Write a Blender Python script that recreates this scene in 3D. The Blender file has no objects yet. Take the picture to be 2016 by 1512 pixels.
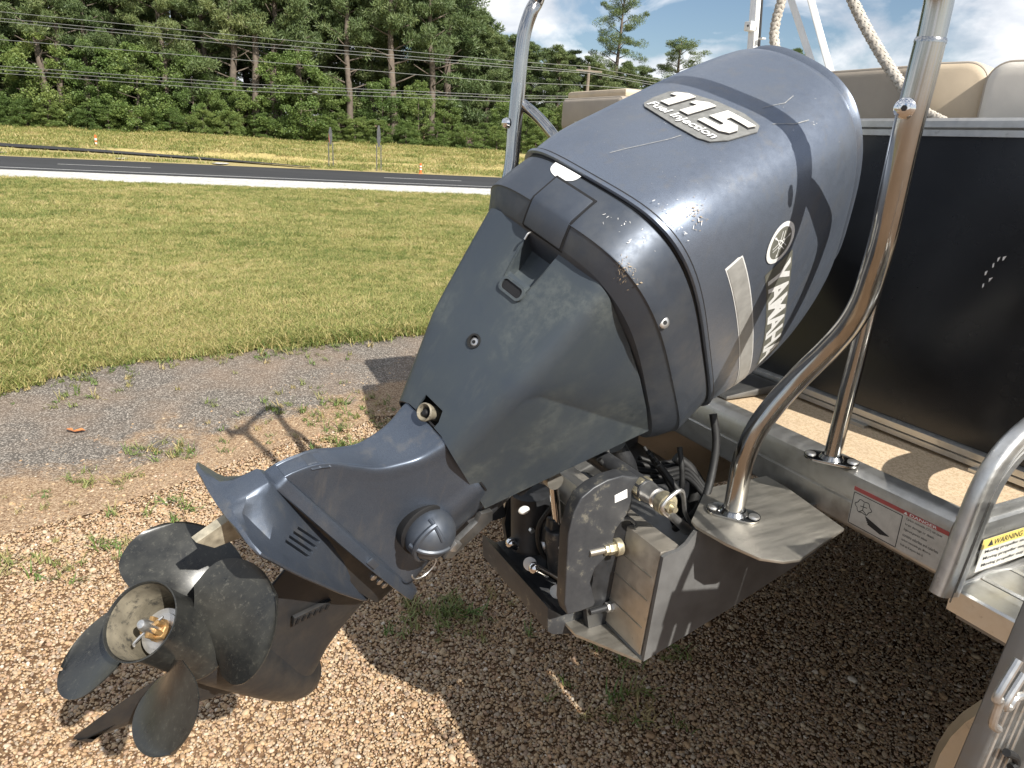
import bpy, bmesh, math, random
import numpy as np
from mathutils import Vector, Matrix
random.seed(7); rng = np.random.default_rng(7)
SC = bpy.context.scene
COL = SC.collection
# ------------------------------------------------------------------ camera
H = 1.6                      # eye height
FPX = 1450.0                 # focal length in pixels of the 2016 px wide frame
_th = math.atan((756 - 285) / FPX); _ro = math.radians(3.1)
def nrm(v):
    v = np.array(v, float); return v / np.linalg.norm(v)
_up = np.array([0, -math.cos(_th), -math.sin(_th)])
_up = np.array([math.cos(_ro)*_up[0]-math.sin(_ro)*_up[1], math.sin(_ro)*_up[0]+math.cos(_ro)*_up[1], _up[2]])
_Z = nrm(_up); _Y = nrm(np.array([0, 0, 1]) - _Z*_Z[2]); _X = np.cross(_Y, _Z)
WM = np.array([_X, _Y, _Z])                      # lens axes -> world
CAM = np.array([0, 0, H])
cam_d = bpy.data.cameras.new('camera'); cam = bpy.data.objects.new('camera', cam_d); COL.objects.link(cam)
cam_d.sensor_width = 36; cam_d.lens = 36*FPX/2016; cam_d.clip_start = .02; cam_d.clip_end = 3000
_r, _u, _b = WM@[1, 0, 0], WM@[0, -1, 0], WM@[0, 0, -1]
cam.matrix_world = Matrix(((_r[0], _u[0], _b[0], 0), (_r[1], _u[1], _b[1], 0), (_r[2], _u[2], _b[2], H), (0, 0, 0, 1)))
SC.camera = cam
# ------------------------------------------------------------------ world, sun, exposure
SUN = nrm(WM@nrm([.479, -.396, -.783]))
sun_el = math.asin(SUN[2]); sun_az = math.atan2(SUN[0], SUN[1])
world = bpy.data.worlds.new('World'); SC.world = world; world.use_nodes = True
nt = world.node_tree; nt.nodes.clear()
def wn(t, **k):
    n = nt.nodes.new(t)
    for a, v in k.items(): setattr(n, a, v)
    return n
sky = wn('ShaderNodeTexSky', sky_type='NISHITA', sun_disc=False, sun_elevation=sun_el, sun_rotation=sun_az)
sky.air_density = 1.0; sky.dust_density = .6; sky.ozone_density = 2.2
tc = wn('ShaderNodeTexCoord'); mp = wn('ShaderNodeMapping'); mp.inputs['Scale'].default_value = (3.0, 3.0, 6.5)
mp.inputs['Location'].default_value = (1.3, .42, .15)
nt.links.new(tc.outputs['Generated'], mp.inputs['Vector'])
cn = wn('ShaderNodeTexNoise'); cn.inputs['Scale'].default_value = 1.55; cn.inputs['Detail'].default_value = 9; cn.inputs['Roughness'].default_value = .55
cn.inputs['Distortion'].default_value = .35
nt.links.new(mp.outputs['Vector'], cn.inputs['Vector'])
cr = wn('ShaderNodeValToRGB'); cr.color_ramp.elements[0].position = .44; cr.color_ramp.elements[1].position = .56
nt.links.new(cn.outputs['Fac'], cr.inputs['Fac'])
cn2 = wn('ShaderNodeTexNoise'); cn2.inputs['Scale'].default_value = 3.2; cn2.inputs['Detail'].default_value = 8
nt.links.new(mp.outputs['Vector'], cn2.inputs['Vector'])
cc = wn('ShaderNodeValToRGB'); cc.color_ramp.elements[0].position = .36; cc.color_ramp.elements[0].color = (6.0, 6.6, 7.5, 1)
cc.color_ramp.elements[1].position = .62; cc.color_ramp.elements[1].color = (12., 12., 12.1, 1)
nt.links.new(cn2.outputs['Fac'], cc.inputs['Fac'])
mx = wn('ShaderNodeMixRGB'); nt.links.new(cr.outputs['Color'], mx.inputs['Fac']); nt.links.new(sky.outputs['Color'], mx.inputs['Color1']); nt.links.new(cc.outputs['Color'], mx.inputs['Color2'])
bg = wn('ShaderNodeBackground'); bg.inputs['Strength'].default_value = .07
nt.links.new(mx.outputs['Color'], bg.inputs['Color'])
wo = wn('ShaderNodeOutputWorld'); nt.links.new(bg.outputs['Background'], wo.inputs['Surface'])
sd = bpy.data.lights.new('sun', 'SUN'); sun = bpy.data.objects.new('sun', sd); COL.objects.link(sun)
sd.energy = 5.0; sd.angle = math.radians(.5); sd.color = (1, .955, .88)
sun.rotation_euler = Vector(SUN).to_track_quat('Z', 'Y').to_euler(); sun.location = (0, 0, 8)
SC.view_settings.view_transform = 'Standard'; SC.view_settings.look = 'None'
SC.view_settings.exposure = .58; SC.view_settings.gamma = 1; SC.view_settings.use_curve_mapping = False
SC.cycles.max_bounces = 8
# ------------------------------------------------------------------ frames of reference
def ray(p): return WM@np.array([(p[0]-1008)/FPX, (p[1]-756)/FPX, 1.0])
def hit(p, P0, N):
    r = ray(p); return CAM + r*(np.dot(np.array(P0)-CAM, N)/np.dot(r, N))
# motor: a = aft, s = starboard, u = up along the drive shaft; origin where prop shaft and drive shaft cross
Ea = nrm([-.240, -.659, .713]); _s = np.array([.68, -.638, -.361]); Es = nrm(_s - Ea*np.dot(Ea, _s)); Eu = np.cross(Ea, Es)
EO = np.array([-.439, 1.083, .714])
ME = Matrix(((Ea[0], Es[0], Eu[0], EO[0]), (Ea[1], Es[1], Eu[1], EO[1]), (Ea[2], Es[2], Eu[2], EO[2]), (0, 0, 0, 1)))
def eng(p, S):               # point on the motor's plane s = S
    P = hit(p, EO+Es*S, Es) - EO
    return np.array([P@Ea, P@Es, P@Eu])
# boat: F = forward, S = starboard, B = up; origin at the swivel pin
BF = np.array([.8827, .4699, 0]); BS = np.array([.4699, -.8827, 0]); BB = np.array([0, 0, 1.])
BO = EO + .80*Eu - .15*Ea
MBt = Matrix(((BF[0], -BS[0], 0, BO[0]), (BF[1], -BS[1], 0, BO[1]), (0, 0, 1, BO[2]), (0, 0, 0, 1)))
def bl(P): d = P-BO; return np.array([d@BF, d@BS, d@BB])
def onS(p, S): return bl(hit(p, BO+BS*S, BS))
def onF(p, F): return bl(hit(p, BO+BF*F, BF))
def onB(p, B): return bl(hit(p, BO+BB*B, BB))
def bw(q): return BO + BF*q[0] + BS*q[1] + BB*q[2]       # boat -> world
def f2(q): return np.array([q[0], -q[1], q[2]])                     # (F,S,B) -> boat local xyz
# road frame
RE = np.array([.9705, .241, 0]); RN = np.array([-.241, .9705, 0])
def terr(q):
    q = np.asarray(q, float)
    hump = .14*np.clip((q-3.7)/2.1, 0, 1)**2*(3-2*np.clip((q-3.7)/2.1, 0, 1))*np.clip((14.-q)/7.5, 0, 1)   # the old drive crowns a little at the grass
    return np.where(q < 36.5, hump, np.where(q < 60, (q-36.5)*.042, .987+(q-60)*.02))
def rd(e, q, dz=0): return np.array([*(RE*e+RN*q)[:2], float(terr(q))+dz])
def onq(p, q): return hit(p, RN*q, RN)
def onground(p):
    lo, hi = 1., 400.
    r = ray(p)
    for _ in range(60):
        m = (lo+hi)/2; P = CAM+r*m
        if P[2] > terr(P@RN): lo = m
        else: hi = m
    return CAM+r*lo
# ------------------------------------------------------------------ materials
MATS = {}
class N:
    """small helper around a node tree"""
    def __init__(s, name):
        s.m = bpy.data.materials.new(name); s.m.use_nodes = True; s.t = s.m.node_tree; s.t.nodes.clear()
        s.out = s.t.nodes.new('ShaderNodeOutputMaterial'); s.b = s.t.nodes.new('ShaderNodeBsdfPrincipled')
        s.t.links.new(s.b.outputs[0], s.out.inputs[0]); s.tc = s.t.nodes.new('ShaderNodeTexCoord')
    def mapping(s, scale=(1, 1, 1), rot=(0, 0, 0), coord='Object'):
        n = s.t.nodes.new('ShaderNodeMapping'); n.inputs['Scale'].default_value = scale; n.inputs['Rotation'].default_value = rot
        s.t.links.new(s.tc.outputs[coord], n.inputs['Vector']); return n.outputs[0]
    def noise(s, scale, detail=4, rough=.55, vec=None, dist=0):
        n = s.t.nodes.new('ShaderNodeTexNoise'); n.inputs['Scale'].default_value = scale; n.inputs['Detail'].default_value = detail
        n.inputs['Roughness'].default_value = rough; n.inputs['Distortion'].default_value = dist
        s.t.links.new(vec if vec is not None else s.tc.outputs['Object'], n.inputs['Vector']); return n.outputs['Fac']
    def vor(s, scale, vec=None, feature='F1', out='Distance'):
        n = s.t.nodes.new('ShaderNodeTexVoronoi'); n.feature = feature; n.inputs['Scale'].default_value = scale
        s.t.links.new(vec if vec is not None else s.tc.outputs['Object'], n.inputs['Vector']); return n.outputs[out]
    def ramp(s, fac, stops):
        n = s.t.nodes.new('ShaderNodeValToRGB'); e = n.color_ramp.elements
        while len(e) < len(stops): e.new(.5)
        for i, (p, c) in enumerate(stops):
            e[i].position = p; e[i].color = (c, c, c, 1) if not hasattr(c, '__len__') else (*c, 1)
        s.t.links.new(fac, n.inputs['Fac']); return n.outputs['Color']
    def mix(s, fac, a, b, mode='MIX'):
        n = s.t.nodes.new('ShaderNodeMixRGB'); n.blend_type = mode
        for k, v in enumerate((fac, a, b)):
            sock = n.inputs[k]
            if isinstance(v, bpy.types.NodeSocket): s.t.links.new(v, sock)
            elif hasattr(v, '__len__'): sock.default_value = (*v, 1)
            else: sock.default_value = v if k == 0 else (v, v, v, 1)
        return n.outputs[0]
    def math(s, op, a, b=0.):
        n = s.t.nodes.new('ShaderNodeMath'); n.operation = op
        for sock, v in ((n.inputs[0], a), (n.inputs[1], b)):
            if isinstance(v, bpy.types.NodeSocket): s.t.links.new(v, sock)
            else: sock.default_value = v
        return n.outputs[0]
    def bump(s, h, strength=.3, dist=.002, prev=None):
        n = s.t.nodes.new('ShaderNodeBump'); n.inputs['Strength'].default_value = strength; n.inputs['Distance'].default_value = dist
        s.t.links.new(h, n.inputs['Height'])
        if prev is not None: s.t.links.new(prev, n.inputs['Normal'])
        return n.outputs[0]
    def rand(s):
        n = s.t.nodes.new('ShaderNodeObjectInfo'); return n.outputs['Random']
    def set(s, **k):
        for key, v in k.items():
            sock = s.b.inputs[key.replace('_', ' ')]
            if isinstance(v, bpy.types.NodeSocket): s.t.links.new(v, sock)
            elif hasattr(v, '__len__') and len(v) == 3 and sock.type == 'RGBA': sock.default_value = (*v, 1)
            else: sock.default_value = v
        return s
def simple(name, col, rough=.5, metal=0., var=.25, scale=25, bump=0., bscale=120, **k):
    n = N(name)
    f = n.noise(scale, 5, .6)
    lo = tuple(c*(1-var) for c in col); hi = tuple(min(1, c*(1+var)) for c in col)
    n.set(Base_Color=n.ramp(f, [(.3, lo), (.7, hi)]), Roughness=n.ramp(f, [(.3, max(.02, rough*.85)), (.7, min(1, rough*1.15))]), Metallic=metal)
    if bump: n.set(Normal=n.bump(n.noise(bscale, 4), bump, .001))
    n.set(**k)
    MATS[name] = n.m; return n.m
# --- painted motor metal
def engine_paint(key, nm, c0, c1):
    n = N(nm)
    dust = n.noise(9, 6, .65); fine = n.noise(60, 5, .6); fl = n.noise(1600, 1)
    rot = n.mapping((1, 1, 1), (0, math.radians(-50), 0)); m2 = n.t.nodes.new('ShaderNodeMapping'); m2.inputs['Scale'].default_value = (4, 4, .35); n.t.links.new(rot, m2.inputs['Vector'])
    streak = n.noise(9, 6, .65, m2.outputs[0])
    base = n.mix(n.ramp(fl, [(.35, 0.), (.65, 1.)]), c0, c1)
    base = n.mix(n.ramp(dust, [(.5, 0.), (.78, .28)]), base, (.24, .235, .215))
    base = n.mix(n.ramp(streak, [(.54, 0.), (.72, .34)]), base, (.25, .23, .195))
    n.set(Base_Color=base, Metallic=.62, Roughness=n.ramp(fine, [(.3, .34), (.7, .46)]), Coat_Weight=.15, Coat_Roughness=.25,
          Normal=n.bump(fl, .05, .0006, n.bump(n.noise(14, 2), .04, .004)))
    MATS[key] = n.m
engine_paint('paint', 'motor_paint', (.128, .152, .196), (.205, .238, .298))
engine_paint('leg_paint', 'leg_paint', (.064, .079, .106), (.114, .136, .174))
def tray_paint(key, nm, c0, c1):
    n = N(nm)
    dust = n.noise(11, 6, .65); fine = n.noise(60, 5)
    base = n.mix(n.ramp(dust, [(.46, 0.), (.72, .45)]), c0, c1)
    n.set(Base_Color=base, Metallic=.55, Roughness=n.ramp(fine, [(.3, .38), (.7, .55)]), Normal=n.bump(n.noise(500, 2), .05, .0006))
    MATS[key] = n.m
tray_paint('tray', 'tray_paint', (.074, .087, .110), (.15, .152, .148))
tray_paint('gearcase', 'gearcase_paint', (.046, .047, .050), (.135, .115, .088))
def apron_mat():
    n = N('faded_apron_plastic')
    big = n.noise(7, 6, .6, dist=.6); sm = n.noise(70, 6, .75); st = n.noise(14, 6, .7, n.mapping((1, 2.2, .5)))
    blot = n.math('MULTIPLY', n.ramp(big, [(.5, 0.), (.62, 1.)]), n.ramp(sm, [(.4, .0), (.62, 1.)]))
    base = n.mix(n.ramp(big, [(.35, 0.), (.65, 1.)]), (.046, .059, .076), (.060, .073, .080))
    base = n.mix(n.math('MULTIPLY', blot, .38), base, (.15, .165, .155))
    base = n.mix(n.ramp(st, [(.58, 0.), (.7, .22)]), base, (.12, .13, .115))
    n.set(Base_Color=base, Roughness=n.ramp(sm, [(.3, .38), (.7, .52)]), Metallic=.2, Normal=n.bump(n.noise(900, 2), .06, .0005))
    MATS['apron'] = n.m
apron_mat()
def prop_mat():
    n = N('worn_prop_paint')
    sm = n.noise(130, 6, .8); big = n.noise(16, 5, .6); sc = n.noise(60, 4, .7, n.mapping((1, 6, 1), (.3, .7, .2)))
    base = n.mix(n.ramp(big, [(.4, 0.), (.7, 1.)]), (.022, .023, .023), (.050, .050, .044))
    base = n.mix(n.ramp(sm, [(.56, 0.), (.68, .42)]), base, (.18, .172, .14))
    base = n.mix(n.ramp(sc, [(.62, 0.), (.72, .35)]), base, (.16, .16, .14))
    n.set(Base_Color=base, Metallic=.15, Roughness=n.ramp(big, [(.3, .22), (.7, .42)]), Normal=n.bump(sm, .10, .0006))
    MATS['prop'] = n.m
    n = N('worn_hub_inside')
    sm = n.noise(70, 6, .75); v = n.noise(20, 5)
    base = n.mix(n.ramp(v, [(.35, 0.), (.65, 1.)]), (.10, .088, .065), (.30, .265, .195))
    base = n.mix(n.ramp(sm, [(.52, 0.), (.64, .85)]), base, (.03, .03, .03))
    n.set(Base_Color=base, Roughness=.6, Metallic=.2); MATS['hub_in'] = n.m
prop_mat()
def steel():
    n = N('polished_stainless')
    f = n.noise(30, 5, .6, n.mapping((1, 1, .15)))
    n.set(Base_Color=n.ramp(f, [(.3, (.36, .36, .355)), (.7, (.54, .53, .51))]), Metallic=1., Roughness=n.ramp(f, [(.3, .10), (.75, .24)]),
          Normal=n.bump(n.noise(9, 3), .05, .003))
    MATS['steel'] = n.m
steel()
def alu(name, col, rough, sx=.15):
    n = N(name)
    f = n.noise(60, 6, .65, n.mapping((sx, 1, 1))); g = n.noise(14, 6, .65); d = n.noise(40, 5, .7)
    base = n.mix(f, tuple(c*.85 for c in col), tuple(min(1, c*1.12) for c in col))
    base = n.mix(n.ramp(g, [(.5, 0.), (.75, .4)]), base, (.26, .235, .19))
    base = n.mix(n.ramp(d, [(.62, 0.), (.72, .35)]), base, (.16, .145, .12))
    n.set(Base_Color=base, Metallic=.93, Roughness=n.ramp(f, [(.3, rough*.8), (.7, rough*1.2)]), Normal=n.bump(f, .08, .0008))
    MATS[name] = n.m
alu('alu', (.60, .59, .56), .44); alu('alu_dull', (.52, .49, .43), .5); alu('alu_bright', (.72, .72, .70), .38)
alu('alu_grey', (.26, .26, .255), .5)
alu('transom_alu', (.62, .575, .50), .5)
simple('alu_shaded', (.15, .15, .148), .5, .35, .22, 14, .1, 200)  # pod wall aluminium, darkened in colour to stand for the deep shade on it
simple('black_panel', (.012, .013, .015), .24, 0, .3, 6, .03, 9)
simple('rubber', (.012, .012, .012), .6, 0, .4, 60)
simple('black_plastic', (.02, .021, .023), .45, 0, .35, 40, .1, 300)
simple('white_plastic', (.72, .71, .68), .4, 0, .1, 40)
simple('white_paint', (.78, .78, .76), .4, 0, .08, 20)
def bracket_mat():
    n = N('bracket_paint'); v = n.noise(22, 6, .7); w = n.noise(90, 5, .75)
    base = n.mix(n.ramp(v, [(.35, 0.), (.7, 1.)]), (.045, .047, .052), (.075, .078, .082))
    base = n.mix(n.math('MULTIPLY', n.ramp(v, [(.55, 0.), (.62, 1.)]), n.ramp(w, [(.45, 0.), (.6, .8)])), base, (.24, .225, .18))
    n.set(Base_Color=base, Metallic=.3, Roughness=.42, Normal=n.bump(w, .1, .001)); MATS['bracket_paint'] = n.m
bracket_mat()
simple('zinc', (.42, .38, .29), .6, .35, .35, 60, .2, 150)
simple('silver', (.62, .61, .59), .35, .9, .15, 60)
simple('brass', (.42, .26, .11), .5, .6, .45, 90, .2, 200)
simple('gold_zinc', (.55, .50, .36), .4, .8, .3, 90)
simple('chrome', (.75, .75, .76), .08, 1., .05, 40)
simple('decal_white', (.74, .74, .72), .4, 0, .08, 60)
simple('decal_grey', (.34, .335, .315), .5, .1, .15, 50); simple('scratch', (.30, .30, .29), .6, 0, .3, 200)
simple('decal_olive', (.15, .15, .125), .5, .1, .2, 40)
simple('badge_grey', (.20, .20, .19), .55, .1, .2, 90, .15, 500)
simple('badge_white', (.74, .72, .66), .45, 0, .1, 25)
simple('dark_gap', (.006, .006, .007), .7, 0, .2, 40)
simple('chip_white', (.75, .74, .72), .6, 0, .15, 120)
simple('chip_rust', (.30, .24, .17), .75, 0, .4, 300)
simple('vinyl_beige', (.56, .46, .33), .55, 0, .14, 7, .15, 260)
simple('vinyl_shade_taupe', (.36, .31, .25), .55, 0, .12, 7, .15, 260)  # shaded tone of the beige end cushion put into colour; piping shares it
simple('vinyl_white', (.66, .62, .55), .5, 0, .10, 9, .12, 260)
simple('label_film', (.46, .45, .41), .5, 0, .12, 60); simple('red_print', (.36, .07, .065), .5, 0, .15, 50)
simple('yellow_print', (.56, .44, .12), .5, 0, .1, 50)
simple('black_print', (.02, .02, .022), .6, 0, .2, 60)
simple('wood_pole', (.20, .165, .13), .8, 0, .25, 8)
simple('wire', (.20, .205, .20), .5, .4, .1, 5)
simple('orange_plastic', (.75, .16, .04), .5, 0, .1, 10)
simple('sign_back', (.10, .10, .10), .5, .4, .2, 8)
def rope_mat():
    n = N('braided_rope'); v = n.noise(90, 5, .7)
    n.set(Base_Color=n.ramp(v, [(.3, (.34, .30, .25)), (.7, (.60, .56, .49))]), Roughness=.85); MATS['rope'] = n.m
rope_mat()
def carpet():
    n = N('flecked_beige_deck'); v = n.noise(170, 2, .5, dist=1.2); w = n.noise(20, 4)
    base = n.mix(n.ramp(v, [(.46, 0.), (.58, 1.)]), (.63, .49, .33), (.47, .345, .215))
    base = n.mix(n.ramp(w, [(.4, 0.), (.7, .2)]), base, (.36, .28, .2))
    n.set(Base_Color=base, Roughness=.8, Normal=n.bump(v, .25, .0012)); MATS['carpet'] = n.m
carpet()
def grounds():
    n = N('gravel_bed'); c = n.vor(85, out='Color'); d = n.vor(85); g = n.noise(1.6, 5); h = n.noise(30, 5, .7)
    sep = n.t.nodes.new('ShaderNodeSeparateColor'); n.t.links.new(c, sep.inputs[0])
    base = n.ramp(sep.outputs[0], [(.1, (.085, .045, .020)), (.5, (.15, .083, .038)), (.9, (.23, .145, .075))])
    base = n.mix(n.ramp(g, [(.4, 0.), (.65, .6)]), base, (.22, .13, .07))
    n.set(Base_Color=base, Roughness=.9, Normal=n.bump(d, .8, .006, n.bump(h, .4, .004))); MATS['gravel'] = n.m
    n = N('stone'); r = n.rand(); f = n.noise(9, 3)
    base = n.ramp(r, [(0, (.31, .175, .075)), (.2, (.45, .285, .135)), (.4, (.47, .345, .205)), (.55, (.24, .125, .058)), (.72, (.56, .445, .295)), (.84, (.17, .125, .092)), (.93, (.42, .235, .13)), (1, (.68, .61, .50))])
    base = n.mix(.25, base, n.ramp(f, [(.3, (.2, .13, .08)), (.7, (.6, .5, .38))]))
    n.set(Base_Color=base, Roughness=.7); MATS['stone'] = n.m
    n = N('asphalt_old'); v = n.vor(160, out='Color'); sep = n.t.nodes.new('ShaderNodeSeparateColor'); n.t.links.new(v, sep.inputs[0])
    d = n.vor(160); g = n.noise(1.3, 6, .6); h = n.noise(40, 6, .75)
    base = n.ramp(sep.outputs[0], [(.2, (.075, .065, .054)), (.7, (.165, .142, .118)), (.93, (.37, .33, .28))])
    base = n.mix(n.ramp(g, [(.45, 0.), (.7, .65)]), base, (.25, .17, .11))
    base = n.mix(n.ramp(h, [(.6, 0.), (.75, .4)]), base, (.07, .065, .06))
    at = n.t.nodes.new('ShaderNodeAttribute'); at.attribute_name = 'sand'; nz = n.noise(2.2, 7, .7)
    sand = n.math('ADD', at.outputs['Fac'], n.math('MULTIPLY', n.math('SUBTRACT', nz, .5), 1.5))
    sd2 = n.ramp(sep.outputs[0], [(.1, (.17, .10, .055)), (.5, (.30, .20, .115)), (.9, (.42, .31, .2))])
    base = n.mix(n.ramp(sand, [(.40, 0.), (.62, 1.)]), base, sd2)
    n.set(Base_Color=base, Roughness=.9, Normal=n.bump(d, .6, .004)); MATS['asphalt_old'] = n.m
    n = N('lawn_soil'); g = n.noise(.5, 6, .6); h = n.noise(14, 6, .7)
    base = n.mix(n.ramp(g, [(.38, 0.), (.62, 1.)]), (.15, .145, .05), (.24, .195, .085))
    base = n.mix(n.ramp(h, [(.4, 0.), (.7, .6)]), base, (.09, .095, .03))
    n.set(Base_Color=base, Roughness=.95, Normal=n.bump(h, .6, .02)); MATS['lawn_soil'] = n.m
    n = N('dry_verge'); g = n.noise(.22, 6, .65, n.mapping((.25, 1, 1))); h = n.noise(2.2, 6, .75, n.mapping((.35, 1.6, 1)))
    base = n.mix(n.ramp(g, [(.35, 0.), (.65, 1.)]), (.43, .345, .15), (.37, .315, .125))
    base = n.mix(n.ramp(h, [(.5, 0.), (.75, .55)]), base, (.26, .20, .085))
    n.set(Base_Color=base, Roughness=.95, Normal=n.bump(h, .9, .15)); MATS['verge'] = n.m
    n = N('road_asphalt'); g = n.noise(.5, 6, .6, n.mapping((.15, 1, 1)))
    n.set(Base_Color=n.ramp(g, [(.3, (.022, .022, .024)), (.7, (.040, .040, .042))]), Roughness=.75); MATS['road'] = n.m
    n = N('white_gravel'); g = n.noise(3, 6, .75); v = n.vor(9)
    n.set(Base_Color=n.ramp(g, [(.32, (.36, .35, .32)), (.6, (.66, .65, .62))]), Roughness=.9, Normal=n.bump(v, .9, .06)); MATS['white_gravel'] = n.m
    n = N('grass_blade'); r = n.rand()
    geo = n.t.nodes.new('ShaderNodeNewGeometry'); pn = n.noise(.45, 4, .6, geo.outputs['Position'])
    f = n.math('ADD', n.math('MULTIPLY', r, .72), n.math('MULTIPLY', n.ramp(pn, [(.35, 0.), (.65, 1.)]), .30))
    base = n.ramp(f, [(.0, (.075, .125, .022)), (.3, (.19, .235, .055)), (.55, (.36, .35, .115)), (.8, (.53, .44, .19)), (1, (.62, .50, .27))])
    n.set(Base_Color=base, Roughness=.6); 
    tr = n.t.nodes.new('ShaderNodeBsdfTranslucent'); n.t.links.new(base, tr.inputs[0]); ms = n.t.nodes.new('ShaderNodeMixShader'); ms.inputs[0].default_value = .3
    n.t.links.new(n.b.outputs[0], ms.inputs[1]); n.t.links.new(tr.outputs[0], ms.inputs[2]); n.t.links.new(ms.outputs[0], n.out.inputs[0])
    MATS['blade'] = n.m
    n = N('weed_blade'); r = n.rand()
    n.set(Base_Color=n.ramp(r, [(0, (.08, .14, .025)), (.6, (.16, .18, .05)), (1, (.34, .26, .12))]), Roughness=.6); MATS['weed'] = n.m
    n = N('dead_leaf'); n.set(Base_Color=n.ramp(n.noise(40), [(.3, (.45, .15, .05)), (.7, (.62, .25, .08))]), Roughness=.7); MATS['leaf'] = n.m
grounds()
def leaves(name, stops, tr=.25):
    n = N(name); r = n.rand(); geo = n.t.nodes.new('ShaderNodeNewGeometry')
    f = n.noise(.55, 3, .6, geo.outputs['Position']); i = geo.outputs['Random Per Island']
    k = n.math('ADD', n.math('MULTIPLY', i, .36), n.math('ADD', n.math('MULTIPLY', r, .38), n.math('MULTIPLY', n.ramp(f, [(.35, 0.), (.65, 1.)]), .26)))
    base = n.ramp(k, stops); n.set(Base_Color=base, Roughness=.55)
    t = n.t.nodes.new('ShaderNodeBsdfTranslucent'); n.t.links.new(base, t.inputs[0]); ms = n.t.nodes.new('ShaderNodeMixShader'); ms.inputs[0].default_value = tr
    n.t.links.new(n.b.outputs[0], ms.inputs[1]); n.t.links.new(t.outputs[0], ms.inputs[2]); n.t.links.new(ms.outputs[0], n.out.inputs[0])
    MATS[name] = n.m
leaves('pine_needles', [(0, (.06, .105, .04)), (.5, (.14, .19, .07)), (1, (.25, .27, .10))])
leaves('broad_leaves', [(0, (.07, .125, .032)), (.5, (.15, .22, .058)), (1, (.27, .31, .09))], .3)
simple('pine_bark', (.135, .108, .085), .9, 0, .35, 6, .6, 12)
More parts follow.
